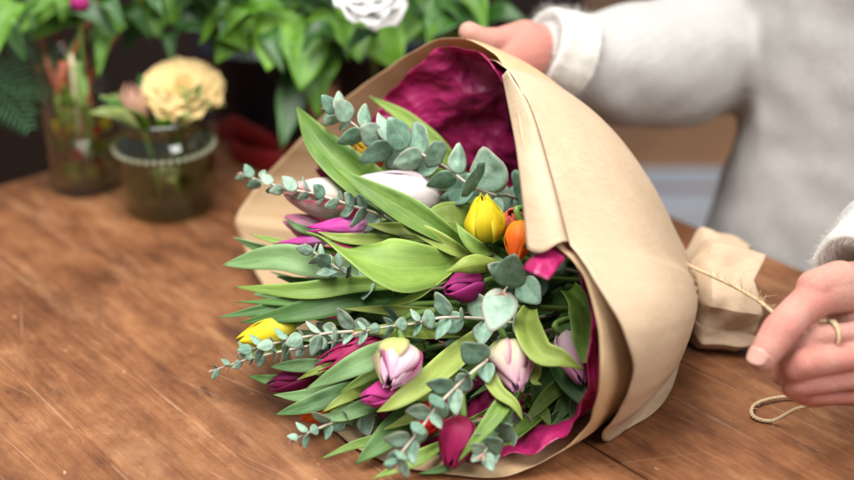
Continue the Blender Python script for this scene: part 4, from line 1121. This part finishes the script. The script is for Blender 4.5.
def big_leaf(parent, base, tip, w, mat, hint, seed, sag=.02):
    q_ = random.Random(int(seed * 97)); L_ = (tip - base).length
    mid = base.lerp(tip, .5) + Vector((q_.uniform(-.14, .14) * L_, q_.uniform(-.1, .1) * L_, sag))
    blade('leaf', [base, mid, tip], w, mat, parent, hint, n=14, m=7, basew=.15, peak=.38, tipp=1.6, wav=.12, fold=.3, seed=seed)
def bunch(label, base, px0, px1, py0, py1, d0, d1, n, seed, special=(), stems=7, stemcol='stem'):
    rr = random.Random(seed)
    t = thing('foliage_bunch', base + Vector((0, 0, .02)), label, 'foliage')
    neck = base + Vector((0, 0, .15))
    for i in range(n):
        px, py = rr.uniform(px0, px1), rr.uniform(py0, py1); d = rr.uniform(d0, d1)
        if 325 < px < 415 and py < 34: continue
        b0 = U(px, py, d); ang = rr.uniform(0, 6.28)
        l = rr.uniform(.035, .09)
        dv = Vector((math.cos(ang), -abs(math.sin(ang)) * .7 - .1, rr.uniform(-.75, .35))).normalized()
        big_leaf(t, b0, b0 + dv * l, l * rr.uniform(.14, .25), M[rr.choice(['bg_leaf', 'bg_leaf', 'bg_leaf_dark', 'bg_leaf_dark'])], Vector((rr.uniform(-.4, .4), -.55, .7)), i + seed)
    for (bx, by, tx, ty, d, w, m) in special:
        big_leaf(t, U(bx, by, d + .03), U(tx, ty, d), w / FPX * d / 2, M[m], Vector((rr.uniform(-.2, .2), -.7, .6)), rr.uniform(0, 90), .01)
    for i in range(stems):
        e = U(rr.uniform(px0, px1), rr.uniform(py0, py1), rr.uniform(d0, d1)); a = rr.uniform(0, 6.28)
        tube('stem', cat_rom([base + Vector((math.cos(a) * .025, math.sin(a) * .025, .015)), neck + Vector((math.cos(a + 2) * .022, math.sin(a + 2) * .022, -.02)), e], 12), rr.uniform(.002, .0035), M[stemcol if i % 3 else 'stem'], t, 6)
    return t
M['pale_stem'] = simple('pale_cut_stem', (.42, .36, .22), .5, 30)
M['red_stem'] = simple('reddish_stem', (.30, .06, .03), .5, 30)
b1 = bunch('green leafy bunch with reddish stems standing in the tall clear vase', vc, -30, 170, -50, 22, 1.42, 1.62, 72, 21, [
    (100, 10, 32, 40, 1.5, 40, 'bg_leaf'), (60, -5, 20, 32, 1.48, 34, 'bg_leaf'), (130, 5, 160, 38, 1.5, 36, 'bg_leaf'), (90, -10, 62, 22, 1.47, 40, 'bg_leaf'), (15, -10, 8, 38, 1.5, 30, 'bg_leaf_dark')], 9, 'red_stem')
rr = random.Random(8)
for (dx, dz, r, m) in ((0, .03, .0035, 'pale_stem'), (.012, .02, .004, 'stem'), (-.02, .02, .005, 'red_stem'), (-.028, .01, .004, 'red_stem'), (.02, .0, .004, 'stem')):
    tube('stem', [vc + Vector((dx, -.015, .012)), vc + Vector((dx * .9, -.012, .07)), vc + Vector((dx * .6 + .004, -.005, .15 + dz))], r, M[m], b1)
for i in range(34):
    p0 = vc + Vector((rr.uniform(-.02, .03), rr.uniform(-.034, .01), rr.uniform(.015, .12))); p2 = p0 + Vector((rr.uniform(-.02, .02), -.005, rr.uniform(.01, .03)))
    blade('leaf', [p0, p0.lerp(p2, .5), p2], .008, M[rr.choice(['leaf_yellow', 'leaf_yellow', 'bg_leaf', 'leaf', 't_yellow', 't_red'])], b1, Vector((0, -1, .2)), n=8, m=5, seed=i)
pk = thing('pink_flower', vc + Vector((0, 0, .16)), 'small deep pink bloom among leaves at the top left', 'flower')
pc = U(80, 0, 1.44)
for k in range(6): petal_mesh('petal', (pc - Vector((0, 0, .014)), Vector((1, 0, 0)), Vector((0, 1, 0)), Vector((0, -.3, 1)).normalized()), .026, .012, k * 1.047, R(45), M['t_magenta'], pk, .95, seed=k + 70)
tube('stem', cat_rom([pc, pc.lerp(vc, .3), vc + Vector((.01, .01, .02))], 10), .002, M['stem'], pk)
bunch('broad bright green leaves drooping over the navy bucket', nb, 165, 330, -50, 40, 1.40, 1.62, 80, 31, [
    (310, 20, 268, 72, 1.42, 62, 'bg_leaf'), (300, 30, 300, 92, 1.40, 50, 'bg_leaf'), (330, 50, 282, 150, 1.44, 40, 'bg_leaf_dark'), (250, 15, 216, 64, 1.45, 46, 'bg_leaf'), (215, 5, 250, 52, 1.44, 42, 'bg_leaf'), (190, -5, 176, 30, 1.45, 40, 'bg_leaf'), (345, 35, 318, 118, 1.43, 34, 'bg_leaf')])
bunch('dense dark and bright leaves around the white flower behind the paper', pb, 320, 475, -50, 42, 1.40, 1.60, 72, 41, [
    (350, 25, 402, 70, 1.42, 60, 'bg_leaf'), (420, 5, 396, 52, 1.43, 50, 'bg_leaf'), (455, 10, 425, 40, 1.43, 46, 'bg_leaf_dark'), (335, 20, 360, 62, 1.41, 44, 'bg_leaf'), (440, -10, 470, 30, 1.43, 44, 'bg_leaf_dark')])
wf = thing('white_flower', pb + Vector((0, 0, .1)), 'white flower with a pointed petal at the top centre among leaves', 'flower')
wc = U(369, -14, 1.32)
ruffled(wc + Vector((0, 0, -.004)), Vector((.1, -.7, .55)).normalized(), .050, 16, M['white_petal'], wf, 6)
tube('stem', cat_rom([wc, wc.lerp(pb, .4), pb + Vector((0, 0, .03))], 10), .003, M['stem'], wf)
# fern at left edge
fern = thing('fern', vc + Vector((-.09, .0, .02)), 'dark feathery fern fronds hanging at the left edge', 'fern')
rr = random.Random(15)
for (bx, by, mx, my, tx, ty, d) in ((-30, 0, 5, 40, 35, 115, 1.50), (-40, 40, -5, 70, 48, 95, 1.48), (-10, 0, 25, 30, 60, 75, 1.52), (-40, 80, 0, 95, 30, 130, 1.47)):
    c = cat_rom([U(bx, by, d + .02), U(mx, my, d), U(tx, ty, d - .01)], 30); V, F = [], []
    for i in range(2, 30, 2):
        t = (c[min(i + 1, 29)] - c[i - 1]).normalized(); s = t.cross(Vector((0, -.6, .8))).normalized()
        L = .034 * math.sin(math.pi * (i / 31) ** .7) + .006
        for sg in (1, -1):
            d_ = (s * sg + t * .55 + Vector((0, 0, -.15))).normalized(); w = t * .0016
            b0 = len(V); V += [c[i] - w * .5, c[i] + d_ * L * .5 - w, c[i] + d_ * L, c[i] + d_ * L * .5 + w, c[i] + w * .5]; F.append((b0, b0 + 1, b0 + 2, b0 + 3, b0 + 4))
    fr_ = mk('frond', V, F, M['fern'], fern, solid=.0004)
    tube('rib', c, .001, M['fern'], fr_, 5)
# roll of red ribbon on the table
rb = ground(248, 172) + Vector((0, .02, 0))
def ribbon():
    t = thing('ribbon', rb, 'dark red ribbon lying folded beside the navy bucket', 'ribbon')
    pts = [rb + Vector(p) for p in ((-.05, .05, .028), (-.02, .02, .05), (.03, .0, .03), (.05, -.03, .02), (.02, -.02, .017), (-.03, .02, .018), (0, .04, .03), (.06, .0, .017), (.085, -.04, .016))]
    c = cat_rom(pts, 70); V, UVs = [], []
    for i, p in enumerate(c):
        for k in range(5):
            V.append(p + Vector((.003 * math.sin(i * .3), 0, (k / 4 - .5) * .03))); UVs.append((k / 4, i / 70))
    mk('ribbon_band', V, grid(5, 70), M['red'], t, UVs, solid=.0006)
ribbon()

# ------------------------------------------------------------------ light
w = bpy.data.worlds.new("World"); S.world = w; w.use_nodes = True
bg = w.node_tree.nodes['Background']; bg.inputs[0].default_value = (.93, .96, 1.0, 1); bg.inputs[1].default_value = .25
def area(name, loc, target, size, power, color):
    l = bpy.data.lights.new(name, 'AREA'); l.energy = power; l.size = size; l.color = color
    o = bpy.data.objects.new(name, l); COL.objects.link(o); o.location = loc
    o.rotation_euler = (Vector(target) - Vector(loc)).to_track_quat('-Z', 'Y').to_euler()
area('window_light', (-.30, .85, 1.65), (0, 1.0, .1), 1.15, 64, (1.0, .98, .95))
area('room_light', (1.1, -.2, 1.7), (.1, 1.05, .1), 1.2, 43, (1.0, .97, .93))
S.view_settings.view_transform = 'Standard'; S.view_settings.look = 'None'; S.view_settings.exposure = 0; S.view_settings.gamma = 1
S.render.engine = 'CYCLES'
S.cycles.max_bounces = 8; S.cycles.transparent_max_bounces = 16; S.cycles.diffuse_bounces = 4
S.render.resolution_x = 1024; S.render.resolution_y = 576
print('objects', len(bpy.data.objects))
